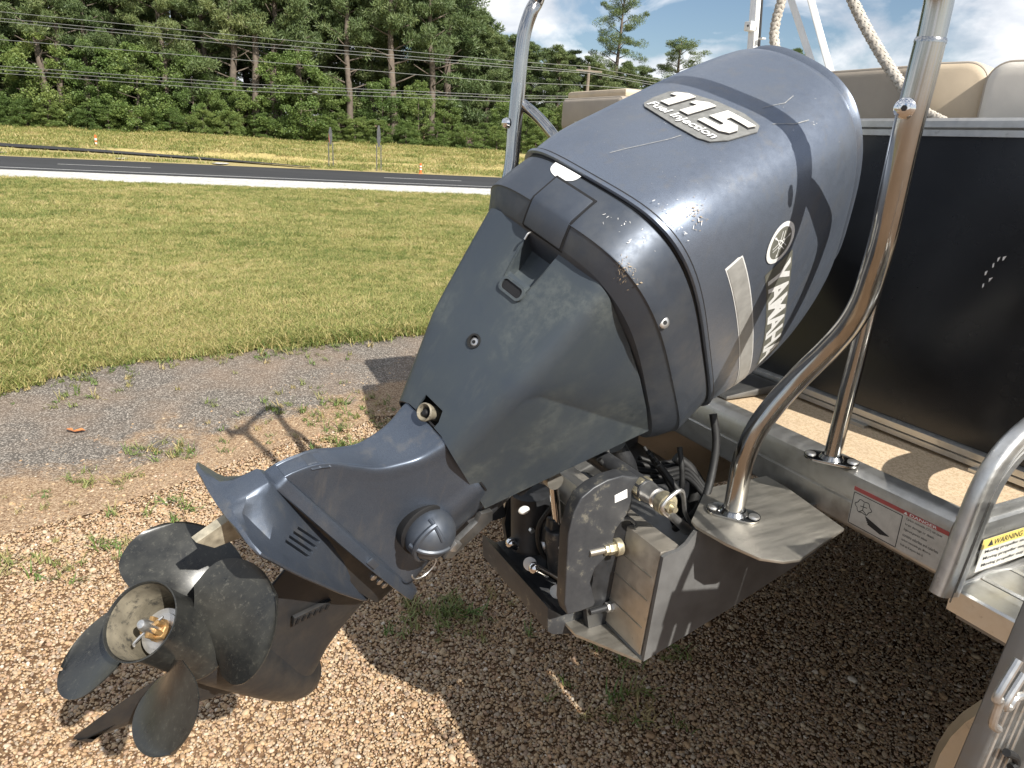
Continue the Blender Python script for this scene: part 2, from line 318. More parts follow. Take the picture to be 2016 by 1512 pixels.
# ------------------------------------------------------------------ mesh helpers
def link(o, parent=None):
    COL.objects.link(o)
    if parent is not None: o.parent = parent
    return o
def tag(o, label=None, cat=None, group=None, kind=None):
    if label: o['label'] = label
    if cat: o['category'] = cat
    if group: o['group'] = group
    if kind: o['kind'] = kind
    return o
def empty(name, M, label, cat, group=None):
    o = bpy.data.objects.new(name, None); COL.objects.link(o); o.matrix_world = M; o.empty_display_size = .1
    return tag(o, label, cat, group)
class MB:
    def __init__(s): s.v = []; s.f = []
    def add(s, vs, fs):
        k = len(s.v); s.v += [tuple(float(c) for c in p) for p in vs]; s.f += [tuple(i+k for i in f) for f in fs]; return s
    def box(s, c, d, R=None):
        h = [x/2 for x in d]; vs = []
        for z in (-1, 1):
            for y in (-1, 1):
                for x in (-1, 1):
                    p = np.array([x*h[0], y*h[1], z*h[2]])
                    if R is not None: p = np.array(R)@p
                    vs.append(np.array(c)+p)
        return s.add(vs, [(0, 2, 3, 1), (4, 5, 7, 6), (0, 1, 5, 4), (2, 6, 7, 3), (0, 4, 6, 2), (1, 3, 7, 5)])
    def loft(s, rings, closed=True, cap0=False, cap1=False):
        n = len(rings[0]); k = len(s.v)
        for r in rings: s.v += [tuple(float(c) for c in p) for p in r]
        for i in range(len(rings)-1):
            for j in range(n if closed else n-1):
                j2 = (j+1) % n
                s.f.append((k+i*n+j, k+i*n+j2, k+(i+1)*n+j2, k+(i+1)*n+j))
        if cap0: s.f.append(tuple(k+j for j in reversed(range(n))))
        if cap1: s.f.append(tuple(k+(len(rings)-1)*n+j for j in range(n)))
        return s
    def tube(s, pts, r, seg=16, sm=0, cap=True):
        P = [np.array(p, float) for p in pts]
        R = list(r) if hasattr(r, '__len__') else [r]*len(P)
        if sm: P, R = catmull(P, sm, R)
        T = [nrm(P[min(i+1, len(P)-1)]-P[max(i-1, 0)]) for i in range(len(P))]
        ref = np.array([0, 0, 1.]) if abs(T[0][2]) < .9 else np.array([1., 0, 0])
        x = nrm(np.cross(T[0], ref)); rings = []
        for p, t, rr in zip(P, T, R):
            x = nrm(x - t*np.dot(x, t)); y = np.cross(t, x)
            rings.append([p + rr*(math.cos(2*math.pi*j/seg)*x + math.sin(2*math.pi*j/seg)*y) for j in range(seg)])
        return s.loft(rings, True, cap, cap)
    def lathe(s, prof, c, axis, seg=32, cap0=True, cap1=True):
        ax = nrm(axis); ref = np.array([0, 0, 1.]) if abs(ax[2]) < .9 else np.array([1., 0, 0])
        x = nrm(np.cross(ax, ref)); y = np.cross(ax, x); rings = []
        for d, r in prof:
            rings.append([np.array(c)+ax*d+max(r, 1e-5)*(math.cos(2*math.pi*j/seg)*x+math.sin(2*math.pi*j/seg)*y) for j in range(seg)])
        return s.loft(rings, True, cap0, cap1)
    def prism(s, poly, ext):
        n = len(poly); e = np.array(ext); P = [np.array(p, float) for p in poly]
        vs = P+[p+e for p in P]
        return s.add(vs, [tuple(reversed(range(n))), tuple(range(n, 2*n))]+[(i, (i+1) % n, n+(i+1) % n, n+i) for i in range(n)])
    def sphere(s, c, r, nu=16, nv=10, sc=(1, 1, 1)):
        rings = []
        for i in range(1, nv):
            t = math.pi*i/nv
            rings.append([np.array(c)+r*np.array([math.sin(t)*math.cos(2*math.pi*j/nu)*sc[0], math.sin(t)*math.sin(2*math.pi*j/nu)*sc[1], -math.cos(t)*sc[2]]) for j in range(nu)])
        return s.loft(rings, True, True, True)
    def build(s, name, mat, parent=None, smooth=35, bevel=0, bseg=2, sub=0, weld=0):
        me = bpy.data.meshes.new(name); me.from_pydata(s.v, [], s.f)
        bm = bmesh.new(); bm.from_mesh(me)
        if weld: bmesh.ops.remove_doubles(bm, verts=bm.verts, dist=weld); bmesh.ops.dissolve_degenerate(bm, edges=bm.edges, dist=weld)
        bmesh.ops.recalc_face_normals(bm, faces=bm.faces)
        if bevel:
            es = [e for e in bm.edges if len(e.link_faces) == 2 and e.calc_face_angle(0) > math.radians(28)]
            bmesh.ops.bevel(bm, geom=es, offset=bevel, segments=bseg, profile=.6, affect='EDGES', clamp_overlap=True)
        bm.to_mesh(me); bm.free()
        for f in me.polygons: f.use_smooth = True
        if smooth < 180: me.set_sharp_from_angle(angle=math.radians(smooth))
        o = bpy.data.objects.new(name, me); link(o, parent)
        if mat: me.materials.append(MATS[mat])
        if sub:
            md = o.modifiers.new('s', 'SUBSURF'); md.levels = md.render_levels = sub
        return o
def catmull(P, n, R=None):
    P = [np.array(p, float) for p in P]; out = []; ro = []
    for i in range(len(P)-1):
        p0 = P[max(i-1, 0)]; p1 = P[i]; p2 = P[i+1]; p3 = P[min(i+2, len(P)-1)]
        for k in range(n):
            t = k/n
            out.append(.5*((2*p1)+(-p0+p2)*t+(2*p0-5*p1+4*p2-p3)*t*t+(-p0+3*p1-3*p2+p3)*t**3))
            if R is not None: ro.append(R[i]*(1-t)+R[i+1]*t)
    out.append(P[-1])
    if R is not None: ro.append(R[-1]); return out, ro
    return out
def catclosed(P, n):
    P = [np.array(p, float) for p in P]; m = len(P); out = []
    for i in range(m):
        p0, p1, p2, p3 = P[(i-1) % m], P[i], P[(i+1) % m], P[(i+2) % m]
        for k in range(n):
            t = k/n
            out.append(.5*((2*p1)+(-p0+p2)*t+(2*p0-5*p1+4*p2-p3)*t*t+(-p0+3*p1-3*p2+p3)*t**3))
    return out
def evaluated(o):
    dg = bpy.context.evaluated_depsgraph_get(); dg.update()
    return bpy.data.meshes.new_from_object(o.evaluated_get(dg))
def cut(o, cutters):
    """real holes: subtract the cutters and drop them"""
    for c in cutters:
        c.parent = o.parent
        md = o.modifiers.new('cut', 'BOOLEAN'); md.operation = 'DIFFERENCE'; md.solver = 'EXACT'; md.object = c
    bpy.context.view_layer.update(); me = evaluated(o); o.modifiers.clear(); o.data = me
    for f in me.polygons: f.use_smooth = True
    me.set_sharp_from_angle(angle=math.radians(32))
    for c in cutters: bpy.data.objects.remove(c)
def text2d(body, shear=0, offset=0, align='LEFT'):
    """outline of lettering as 2-D triangles"""
    cu = bpy.data.curves.new('t', 'FONT'); cu.body = body; cu.size = 1; cu.shear = shear; cu.offset = offset; cu.resolution_u = 3; cu.align_x = align
    o = bpy.data.objects.new('t', cu); COL.objects.link(o); bpy.context.view_layer.update(); me = evaluated(o)
    bpy.data.objects.remove(o)
    V = np.array([v.co[:2] for v in me.vertices]); Fs = [tuple(p.vertices) for p in me.polygons]; bpy.data.meshes.remove(me)
    return V, Fs
def fit2d(V, x0, x1, y0, y1):
    V = V.copy(); mn = V.min(0); mxx = V.max(0)
    V = (V-mn)/(mxx-mn); V[:, 0] = x0+V[:, 0]*(x1-x0); V[:, 1] = y0+V[:, 1]*(y1-y0); return V
def drape(name, V, Fs, fn, mat, parent, maxlen=.012, thick=0.):
    """lay a 2-D outline on a curved surface fn(x,y)->3-D"""
    bm = bmesh.new(); vs = [bm.verts.new((x, y, 0)) for x, y in V]
    for f in Fs:
        try: bm.faces.new([vs[i] for i in f])
        except ValueError: pass
    bm.normal_update(); bmesh.ops.triangulate(bm, faces=bm.faces, ngon_method='EAR_CLIP')
    for _ in range(5):
        es = [e for e in bm.edges if e.calc_length() > maxlen]
        if not es: break
        bmesh.ops.subdivide_edges(bm, edges=es, cuts=1); bmesh.ops.triangulate(bm, faces=[f for f in bm.faces if len(f.verts) > 3])
    if thick:
        r = bmesh.ops.extrude_face_region(bm, geom=list(bm.faces))
        for e in r['geom']:
            if isinstance(e, bmesh.types.BMVert): e.co.z = thick
    for v in bm.verts: v.co = Vector([float(c) for c in fn(v.co.x, v.co.y, v.co.z)])
    bmesh.ops.recalc_face_normals(bm, faces=bm.faces)
    me = bpy.data.meshes.new(name); bm.to_mesh(me); bm.free(); me.materials.append(MATS[mat])
    o = bpy.data.objects.new(name, me); return link(o, parent)
def mesh_from(name, V, F, mat, parent=None, smooth=False):
    me = bpy.data.meshes.new(name); me.from_pydata([tuple(map(float, v)) for v in V], [], F)
    if smooth:
        for p in me.polygons: p.use_smooth = True
    if mat: me.materials.append(MATS[mat])
    return link(bpy.data.objects.new(name, me), parent)
# ================================================================== SETTING
def sheet(name, P, mat, kind='structure', parent=None):
    o = mesh_from(name, P, [tuple(range(len(P)))], mat, parent); 
    if kind: o['kind'] = kind
    return o
# ground: one sheet out to the horizon, following the embankment
E_ = [-900, -400, -200, -120, -80, -50, -30, -15, -8, -4, 0, 4, 8, 15, 30, 60, 120, 250, 500, 900]
Q_ = [-60, -20, -8, -3, 0, 2, 3.6, 4.2, 4.8, 5.3, 5.8, 6.5, 9, 11.5, 14, 20, 27, 36.5, 42, 48, 54, 60, 75, 100, 160, 300, 700, 1500]
V = [rd(e, q, -.012-.018*min(1, max(0, (q-3)/3))) for q in Q_ for e in E_]; nE = len(E_)
F_ = [(i*nE+j, i*nE+j+1, (i+1)*nE+j+1, (i+1)*nE+j) for i in range(len(Q_)-1) for j in range(nE-1)]
o = mesh_from('ground', V, F_, 'gravel', None, True); o['kind'] = 'structure'
def ragged(pts, amp, step):
    out = []
    for i in range(len(pts)-1):
        a, b = np.array(pts[i], float), np.array(pts[i+1], float); n_ = max(1, int(np.linalg.norm(b-a)/step)); d = (b-a)/max(1e-6, np.linalg.norm(b-a)); nn = np.array([-d[1], d[0], 0])
        for k in range(n_): out.append(a+(b-a)*k/n_+nn*random.gauss(0, amp)*(k > 0))
    out.append(np.array(pts[-1], float)); return out
# strip of old asphalt between the gravel and the grass
g = lambda x, y: onground((x, y))
far_edge = [np.array([-9, -3.0, 0]), g(-300, 850), g(0, 772), g(90, 745), g(170, 722), g(400, 700), g(600, 680), g(720, 668), g(850, 655), g(1100, 632), np.array([6, 9.5, 0]), np.array([14, 12, 0])]
near_edge = [np.array([-8, -5., 0]), g(-300, 1060), g(0, 985), g(200, 945), g(400, 892), g(520, 850), g(640, 815), g(800, 780), g(1000, 750), np.array([6.3, 7.7, 0]), np.array([14, 10.2, 0])]
fe = ragged(far_edge, .02, .12); ne = ragged(near_edge, .02, .12)
def resample(P, n_):
    P = np.array(P); L = np.r_[0, np.cumsum(np.linalg.norm(np.diff(P, axis=0), axis=1))]; t = np.linspace(0, L[-1], n_)
    return np.stack([np.interp(t, L, P[:, k]) for k in range(3)], 1)
f_, n__ = resample(fe, 160), resample(ne, 160); V, sa = [], []
n__ = n__+(n__-f_)*.22
for t in np.linspace(0, 1, 14): W_ = f_*(1-t)+n__*t; W_[:, 2] = terr(W_[:, 0]*RN[0]+W_[:, 1]*RN[1])-.004; V += list(W_); sa += [t*t*1.05]*160
o = mesh_from('old_asphalt', V, [(i*160+j, i*160+j+1, (i+1)*160+j+1, (i+1)*160+j) for i in range(13) for j in range(159)], 'asphalt_old'); o['kind'] = 'structure'
at = o.data.attributes.new('sand', 'FLOAT', 'POINT'); at.data.foreach_set('value', np.array(sa, np.float32))
# lawn sheet from the asphalt to the road shoulder
lawn_near = ragged(far_edge, .035, .10)
lf = [RE*14+RN*10, RE*40+RN*10, RE*40+RN*23.6, RE*-60+RN*23.6, RE*-60+RN*-8, RE*-16+RN*-3]
V = []; nl = len(lawn_near)
for t in np.linspace(0, 1, 26)**1.6:
    for p in lawn_near:
        q0 = float(p@RN); q = q0+(23.7-q0)*t; e = float(p@RE)*(1+1.6*t); V.append(np.array([*(RE*e+RN*q)[:2], float(terr(q))+.004]))
o = mesh_from('lawn', V, [(i*nl+j, i*nl+j+1, (i+1)*nl+j+1, (i+1)*nl+j) for i in range(25) for j in range(nl-1)], 'lawn_soil', None, True); o['kind'] = 'structure'
def strip_q(name, q0, q1, mat, dz, e0=-300, e1=300, n_=60, kind='structure', rag=0.):
    V = []; es = np.linspace(e0, e1, n_)
    for e in es:
        V += [rd(e, q0+random.gauss(0, rag), dz), rd(e, q1, dz)]
    o = mesh_from(name, V, [(2*i, 2*i+2, 2*i+3, 2*i+1) for i in range(n_-1)], mat); o['kind'] = kind; return o
strip_q('gravel_shoulder', 23.4, 27.4, 'white_gravel', .020, -60, 40, 260, rag=.22)
strip_q('road', 27.3, 36.5, 'road', .035)
strip_q('road_edge_line', 28.15, 28.30, 'decal_white', .040)
for e0 in range(-60, 60, 12): strip_q('lane_dash', 31.6, 31.75, 'decal_white', .040, e0+2.0, e0+5.2, 4)
# slip road joining from the left, and the dry grass bank behind it
vg = strip_q('grass_bank', 36.4, 58.5, 'verge', .012, -200, 200, 90)
me = bpy.data.meshes.new('x')
qs = [36.4, 37.5, 39, 40.9, 41.1, 42, 43.5, 45, 46.5, 48, 49.5, 51, 52.5, 54, 55.5, 57, 59]; es = np.linspace(-110, 110, 420); NB = 420; V = []
for q in qs:
    for e in es: V.append(rd(e, q, .03+(.16+.10*math.sin(e*.35+q)+.06*math.sin(e*.9+q*2.1))*(q > 41)))
F_ = [(i*NB+j, i*NB+j+1, (i+1)*NB+j+1, (i+1)*NB+j) for i in range(len(qs)-1) for j in range(NB-1)]
me.from_pydata([tuple(v) for v in V], [], F_); me.materials.append(MATS['verge']); vg.data = me
def bank_z(P):
    q, e = P@RN, P@RE; return float(terr(q))+.03+(.16+.10*math.sin(e*.35+q)+.06*math.sin(e*.9+q*2.1))*(q > 41)
def onbank(x, y):
    lo, hi = 20., 200.; r = ray((x, y))
    for _ in range(50):
        m_ = (lo+hi)/2; P = CAM+r*m_
        if P[2] > bank_z(P): lo = m_
        else: hi = m_
    return CAM+r*lo
V = []
xs = list(range(-200, 640, 28))
for x in xs:
    t = (x+200)/830; ym = 272+18*(x+200)/200 if x < 0 else np.interp(x, [0, 200, 400, 560, 640], [290, 302, 316, 328, 334.5])
    w = np.interp(x, [-200, 0, 400, 640], [6.5, 6, 3.6, 1.0]); a_, b_ = onbank(x, ym), onbank(x, ym-w)
    V += [a_+np.array([0, 0, .07]), b_+np.array([0, 0, .07])]
V_slip = list(V)
o = mesh_from('slip_road', V, [(2*i, 2*i+2, 2*i+3, 2*i+1) for i in range(len(xs)-1)], 'road'); o['kind'] = 'structure'
for k, (x, y, w) in enumerate(((10, 301, 20), (242, 313, 26), (435, 323, 32))):
    a, b = g(x-w/2, y+.5), g(x+w/2, y+1.2)
    n_ = 12; V = []
    for i in range(n_):
        t = 2*math.pi*i/n_; c = (a+b)/2; V.append(c+RE*(np.linalg.norm(b-a)/2)*math.cos(t)+RN*.9*math.sin(t)*random.uniform(.7, 1.2)+np.array([0, 0, .06]))
    sheet('white_gravel_patch', V, 'white_gravel')
# ------------------------------------------------------------------ scatter: stones, grass, weeds (uncountable stuff)
def gn_scatter(name, P, scale, mat, build):
    me = bpy.data.meshes.new(name); me.from_pydata([tuple(map(float, p)) for p in P], [], [])
    at = me.attributes.new('sc', 'FLOAT', 'POINT'); at.data.foreach_set('value', np.asarray(scale, np.float32))
    o = bpy.data.objects.new(name, me); COL.objects.link(o); o['kind'] = 'stuff'
    ng = bpy.data.node_groups.new(name, 'GeometryNodeTree')
    ng.interface.new_socket('Geometry', in_out='INPUT', socket_type='NodeSocketGeometry'); ng.interface.new_socket('Geometry', in_out='OUTPUT', socket_type='NodeSocketGeometry')
    nn = ng.nodes.new; L = ng.links.new
    gi, go = nn('NodeGroupInput'), nn('NodeGroupOutput'); iop = nn('GeometryNodeInstanceOnPoints')
    geo = build(ng)
    sm = nn('GeometryNodeSetMaterial'); sm.inputs['Material'].default_value = MATS[mat]; L(geo, sm.inputs[0])
    na = nn('GeometryNodeInputNamedAttribute'); na.data_type = 'FLOAT'; na.inputs['Name'].default_value = 'sc'
    rv = nn('FunctionNodeRandomValue'); rv.data_type = 'FLOAT_VECTOR'
    lo, hi = build.rot; rv.inputs[0].default_value = lo; rv.inputs[1].default_value = hi
    L(gi.outputs[0], iop.inputs['Points']); L(sm.outputs[0], iop.inputs['Instance']); L(rv.outputs[0], iop.inputs['Rotation']); L(na.outputs[0], iop.inputs['Scale'])
    L(iop.outputs[0], go.inputs[0])
    md = o.modifiers.new('scatter', 'NODES'); md.node_group = ng; return o
def src(ob):
    def b(ng):
        n_ = ng.nodes.new('GeometryNodeObjectInfo'); n_.inputs['Object'].default_value = ob; n_.transform_space = 'ORIGINAL'; return n_.outputs['Geometry']
    return b
def stone_mesh(seed):
    r = random.Random(seed); bm = bmesh.new(); bmesh.ops.create_icosphere(bm, subdivisions=2, radius=1)
    d = [nrm([r.gauss(0, 1) for _ in range(3)]) for _ in range(7)]; k = [r.uniform(.62, .95) for _ in d]
    for v in bm.verts:
        c = np.array(v.co)
        for dd, kk in zip(d, k):
            t = c@dd
            if t > kk: c = c-dd*(t-kk)*.85
        v.co = Vector((c[0]*1.15, c[1]*.9, c[2]*.68))
    me = bpy.data.meshes.new('stone'); bm.to_mesh(me); bm.free()
    for p in me.polygons: p.use_smooth = True
    return bpy.data.objects.new('stone', me)
def inpoly(X, Y, poly):
    ins = np.zeros(len(X), bool); j = len(poly)-1
    for i in range(len(poly)):
        xi, yi, xj, yj = poly[i][0], poly[i][1], poly[j][0], poly[j][1]
        c = ((yi > Y) != (yj > Y)) & (X < (xj-xi)*(Y-yi)/(yj-yi+1e-12)+xi); ins ^= c; j = i
    return ins
def in_view(X, Y, pad=60):
    d = np.stack([X, Y, np.full_like(X, -H)], 1)@WM; x = 1008+FPX*d[:, 0]/d[:, 2]; y = 756+FPX*d[:, 1]/d[:, 2]
    return (d[:, 2] > .1) & (x > -pad) & (x < 2016+pad) & (y > -pad) & (y < 1512+pad+120)
def vnoise(X, Y, sc, seed=0):
    r = np.random.default_rng(seed); T = r.random((64, 64)); x = X*sc; y = Y*sc; xi = np.floor(x).astype(int); yi = np.floor(y).astype(int); fx = x-xi; fy = y-yi; fx = fx*fx*(3-2*fx); fy = fy*fy*(3-2*fy)
    g_ = lambda a, b: T[a % 64, b % 64]
    return (g_(xi, yi)*(1-fx)+g_(xi+1, yi)*fx)*(1-fy)+(g_(xi, yi+1)*(1-fx)+g_(xi+1, yi+1)*fx)*fy
n_ = 950000; X = rng.uniform(-4.2, 3.6, n_); Y = rng.uniform(.7, 6.0, n_)
k = in_view(X, Y, 420); X, Y = X[k], Y[k]
asp = inpoly(X, Y, fe+list(reversed(ne))); lwn = inpoly(X, Y, P_lawn) if 'P_lawn' in globals() else np.zeros(len(X), bool)
edge_y = np.interp(X, [p[0] for p in ne[8:]], [p[1] for p in ne[8:]])
dist = edge_y-Y
pr = np.clip(.22+1.0*dist, .06, 1)*np.clip(.35+1.3*vnoise(X, Y, 1.3, 3), .25, 1); pr = np.where(asp, np.clip(.16+.22*dist, .02, .3), pr); pr = np.where(dist < -.9, 0, pr)
k = rng.random(len(X)) < pr; X, Y = X[k], Y[k]; sc = np.where(rng.random(len(X)) < .012, 1.8, 1)*(rng.gamma(3.2, .00074, len(X))+.0014)
ids = rng.integers(0, 3, len(X))
for q in range(3):
    kk = ids == q; b = src(stone_mesh(q)); b.rot = ((-.6, -.6, 0), (.6, .6, 6.28))
    gn_scatter('gravel', np.stack([X[kk], Y[kk], sc[kk]*.25-.008+terr(X[kk]*RN[0]+Y[kk]*RN[1])], 1), sc[kk], 'stone', b)
def tuft(seed, n_b, h, spread, lean, w, mat):
    r = random.Random(seed); V, F = [], []
    for _ in range(n_b):
        a = r.random()*6.283; x, y = r.gauss(0, spread), r.gauss(0, spread); hh = h*r.uniform(.45, 1.1); ln = lean*r.uniform(.2, 1.5)*hh; ww = w*r.uniform(.7, 1.3); t = a+r.gauss(0, .5)
        dx, dy = math.cos(a), math.sin(a); px, py = -math.sin(t)*ww, math.cos(t)*ww; k = len(V)
        for f_, wf in ((0, 1), (.4, .85), (.75, .55), (1, .0)):
            cx, cy, cz = x+dx*ln*f_**1.7, y+dy*ln*f_**1.7, hh*(f_-.28*f_*f_*lean)
            if wf: V += [(cx-px*wf, cy-py*wf, cz), (cx+px*wf, cy+py*wf, cz)]
            else: V.append((cx, cy, cz))
        F += [(k, k+1, k+3, k+2), (k+2, k+3, k+5, k+4), (k+4, k+5, k+6)]
    me = bpy.data.meshes.new('tuft'); me.from_pydata(V, [], F); return bpy.data.objects.new('tuft', me)
# grass
n_ = 300000; r_ = rng.random(n_); D = 3.2+(25.5-3.2)*r_**1.35; A_ = rng.uniform(-1.0, .32, n_); X = D*np.sin(A_)/np.cos(A_*.0); Y = D*np.cos(A_)
lawn_poly = lawn_near+[np.array([p[0], p[1], 0]) for p in lf]
k = inpoly(X, Y, lawn_poly) & in_view(X, Y, 420); q_ = X*RN[0]+Y*RN[1]; k &= q_ < 23.9; k &= (X < 1.2+.02*Y)
X, Y = X[k], Y[k]; D = np.hypot(X, Y)
keep = np.where(D < 9, 1, np.where(D < 15, .7, .45)); k = rng.random(len(X)) < keep*np.clip(.35+1.2*vnoise(X, Y, 1.1, 9), .3, 1); X, Y, D = X[k], Y[k], D[k]
sc = rng.uniform(.7, 1.25, len(X))*np.clip(.62+.45*vnoise(X, Y, .8, 5), .6, 1.1)*np.where(D > 12, 1.35, 1.0)
ids = rng.integers(0, 3, len(X))
for q in range(3):
    kk = ids == q; b = src(tuft(10+q, 30, .080, .038, .85, .0028, 'blade')); b.rot = ((-.15, -.15, 0), (.15, .15, 6.28))
    gn_scatter('lawn_grass', np.stack([X[kk], Y[kk], terr(X[kk]*RN[0]+Y[kk]*RN[1])+.002], 1), sc[kk], 'blade', b)
# coarse dry grass on the bank beyond the road
n_ = 42000; e_s = rng.uniform(-48, 12, n_); q_s = 36.9+rng.random(n_)**.9*20.5
Pb = np.stack([RE[0]*e_s+RN[0]*q_s, RE[1]*e_s+RN[1]*q_s], 1); zb = terr(q_s)+.03+(.16+.10*np.sin(e_s*.35+q_s)+.06*np.sin(e_s*.9+q_s*2.1))*(q_s > 41)
k = rng.random(n_) < np.clip(.25+1.3*vnoise(e_s*.5, q_s*1.6, .9, 21), .2, 1)
se = np.array([float(p@RE) for p in V_slip]); sq = np.array([float(p@RN) for p in V_slip]); o1 = np.argsort(se[0::2]); o2 = np.argsort(se[1::2])
k &= ~((q_s > np.interp(e_s, se[0::2][o1], sq[0::2][o1])-1.3) & (q_s < np.interp(e_s, se[1::2][o2], sq[1::2][o2])+.1) & (e_s < se.max()))
b = src(tuft(61, 16, .16, .13, .9, .010, 'blade')); b.rot = ((-.2, -.2, 0), (.2, .2, 6.28))
gn_scatter('bank_grass', np.stack([Pb[k, 0], Pb[k, 1], zb[k]-.01], 1), rng.uniform(.7, 1.5, k.sum()), 'blade', b)
# weeds and dead straw in the gravel
Wp = []
for (x, y, r, n_) in ((315, 892, .10, 26), (215, 945, .10, 14), (600, 825, .30, 60), (690, 800, .28, 40), (690, 880, .09, 20), (60, 745, .35, 90), (130, 735, .25, 60), (440, 690, .25, 60), (850, 1220, .12, 24), (90, 1110, .14, 16), (190, 1085, .12, 12), (640, 660, .2, 60), (560, 690, .2, 30), (1190, 1400, .12, 14), (1270, 1290, .1, 10), (30, 1000, .2, 14), (330, 1010, .12, 8), (900, 1200, .1, 14)):
    c = g(x, y)
    for _ in range(n_): Wp.append((c[0]+random.gauss(0, r), c[1]+random.gauss(0, r*.6), 0))
for p in fe[8:-8]:
    for _ in range(9): Wp.append((p[0]+random.gauss(0, .07), p[1]+random.gauss(.03, .06), 0))
b = src(tuft(40, 12, .06, .02, 1.3, .0026, 'weed')); b.rot = ((-.4, -.4, 0), (.4, .4, 6.28))
Wp = [(p[0], p[1], float(terr(p[0]*RN[0]+p[1]*RN[1]))) for p in Wp]
gn_scatter('weeds', Wp, rng.uniform(.5, 1.2, len(Wp)), 'weed', b)
c = g(145, 849); V = [(0, 0, 0), (.03, .012, .008), (.055, -.004, .004), (.05, -.02, .012), (.02, -.024, .004), (-.02, -.016, .01), (-.03, .002, .006), (-.015, .016, .004)]
o = mesh_from('fallen_leaf', [np.array(v)*1.25+c+np.array([0, 0, .006]) for v in V], [tuple(range(8))], 'leaf'); tag(o, 'orange brown dead leaf lying on the worn asphalt', 'leaf')
# ------------------------------------------------------------------ trees
def crown_mesh(kind, seed):
    """leaf-sized faces in clumps at the ends of the limbs"""
    r = random.Random(seed); g_ = np.random.default_rng(seed); cl = []
    if kind == 'tall_pine':
        for i in range(40):
            h = 4.0+5.9*(i/40)**.9+r.gauss(0, .15); taper = 1-((h-2)/8.6)**2.4; L = (.3+1.5*taper)*r.uniform(.45, 1.2); a = i*2.399+r.gauss(0, .4)
            for t in (.5, .95): cl.append((math.cos(a)*L*t, math.sin(a)*L*t, h+.12*t*L+r.gauss(0, .1), .46*r.uniform(.6, 1.2), 300, .10, .55))
        cl.append((0, 0, 9.8, .34, 330, .10, 1))
    elif kind == 'pine':         # unit: total height 10
        nb = 58
        for i in range(nb):
            h = 1.2+8.6*(i/nb)**.9+r.gauss(0, .12); taper = 1-(h/10.5)**2.2; L = (.30+1.95*taper)*r.uniform(.55, 1.15); a = i*2.399+r.gauss(0, .3)
            for t in (.5, .95): cl.append((math.cos(a)*L*t, math.sin(a)*L*t, h+.1*t*L+r.gauss(0, .1), .52*(.55+.5*taper)*r.uniform(.7, 1.2), 330, .105, .55))
        cl.append((0, 0, 9.8, .34, 330, .10, 1))
    elif kind == 'open_pine':
        for i in range(38):
            h = 3.0+6.8*(i/38)+r.gauss(0, .12); L = (.9+1.7*math.sin(min(1, (10-h)/5.5)*1.9))*r.uniform(.5, 1.1)*.85; a = i*2.399+r.gauss(0, .4)
            for t in (.45, .75, 1.0): cl.append((math.cos(a)*L*t, math.sin(a)*L*t, h+.2*L*t+r.gauss(0, .12), .36*r.uniform(.6, 1.35), 230, .075, .6))
        cl.append((0, 0, 9.85, .28, 160, .10, 1))
    else:
        for i in range(84):
            h = .3+6.3*r.random(); R = 2.1*math.sqrt(max(.05, 1-((h-2.7)/4.2)**2)); a = r.random()*6.283; q = R*(.35+.65*r.random()**.5)
            cl.append((math.cos(a)*q, math.sin(a)*q, h, .52*r.uniform(.7, 1.25), 210, .125, .7))
    cn_ = np.array([c[4] for c in cl]); C_ = np.repeat(np.array([c[:3] for c in cl]), cn_, 0); R_c = np.repeat([c[3] for c in cl], cn_); Sz = np.repeat([c[5] for c in cl], cn_); Fl = np.repeat([c[6] for c in cl], cn_); n = len(C_)
    d = g_.normal(size=(n, 3)); d /= np.linalg.norm(d, axis=1, keepdims=True); p = C_+d*(R_c*g_.random(n)**.42)[:, None]*np.stack([np.ones(n), np.ones(n), Fl], 1)
    e1 = g_.normal(size=(n, 3))*.8+d*.9; e1[:, 2] += .35; e1 /= np.linalg.norm(e1, axis=1, keepdims=True); e2 = np.cross(e1, g_.normal(size=(n, 3))); e2 /= np.linalg.norm(e2, axis=1, keepdims=True); s_ = (Sz*g_.uniform(.6, 1.4, n))[:, None]
    if kind == 'broad': Q = [p-e1*s_*.5, p+e2*s_*.38, p+e1*s_*.55, p-e2*s_*.36]
    else: Q = [p-e2*s_*.20-e1*s_*.3, p+e2*s_*.12, p+e1*s_*1.35, p+e1*s_*.3-e2*s_*.24]
    V = np.stack(Q, 1).reshape(-1, 3); me = bpy.data.meshes.new('crown'); me.vertices.add(4*n); me.vertices.foreach_set('co', V.astype(np.float32).ravel()); me.loops.add(4*n); me.loops.foreach_set('vertex_index', np.arange(4*n, dtype=np.int32)); me.polygons.add(n); me.polygons.foreach_set('loop_start', np.arange(0, 4*n, 4, dtype=np.int32)); me.update(calc_edges=True)
    me.materials.append(MATS['pine_needles' if 'pine' in kind else 'broad_leaves']); return me
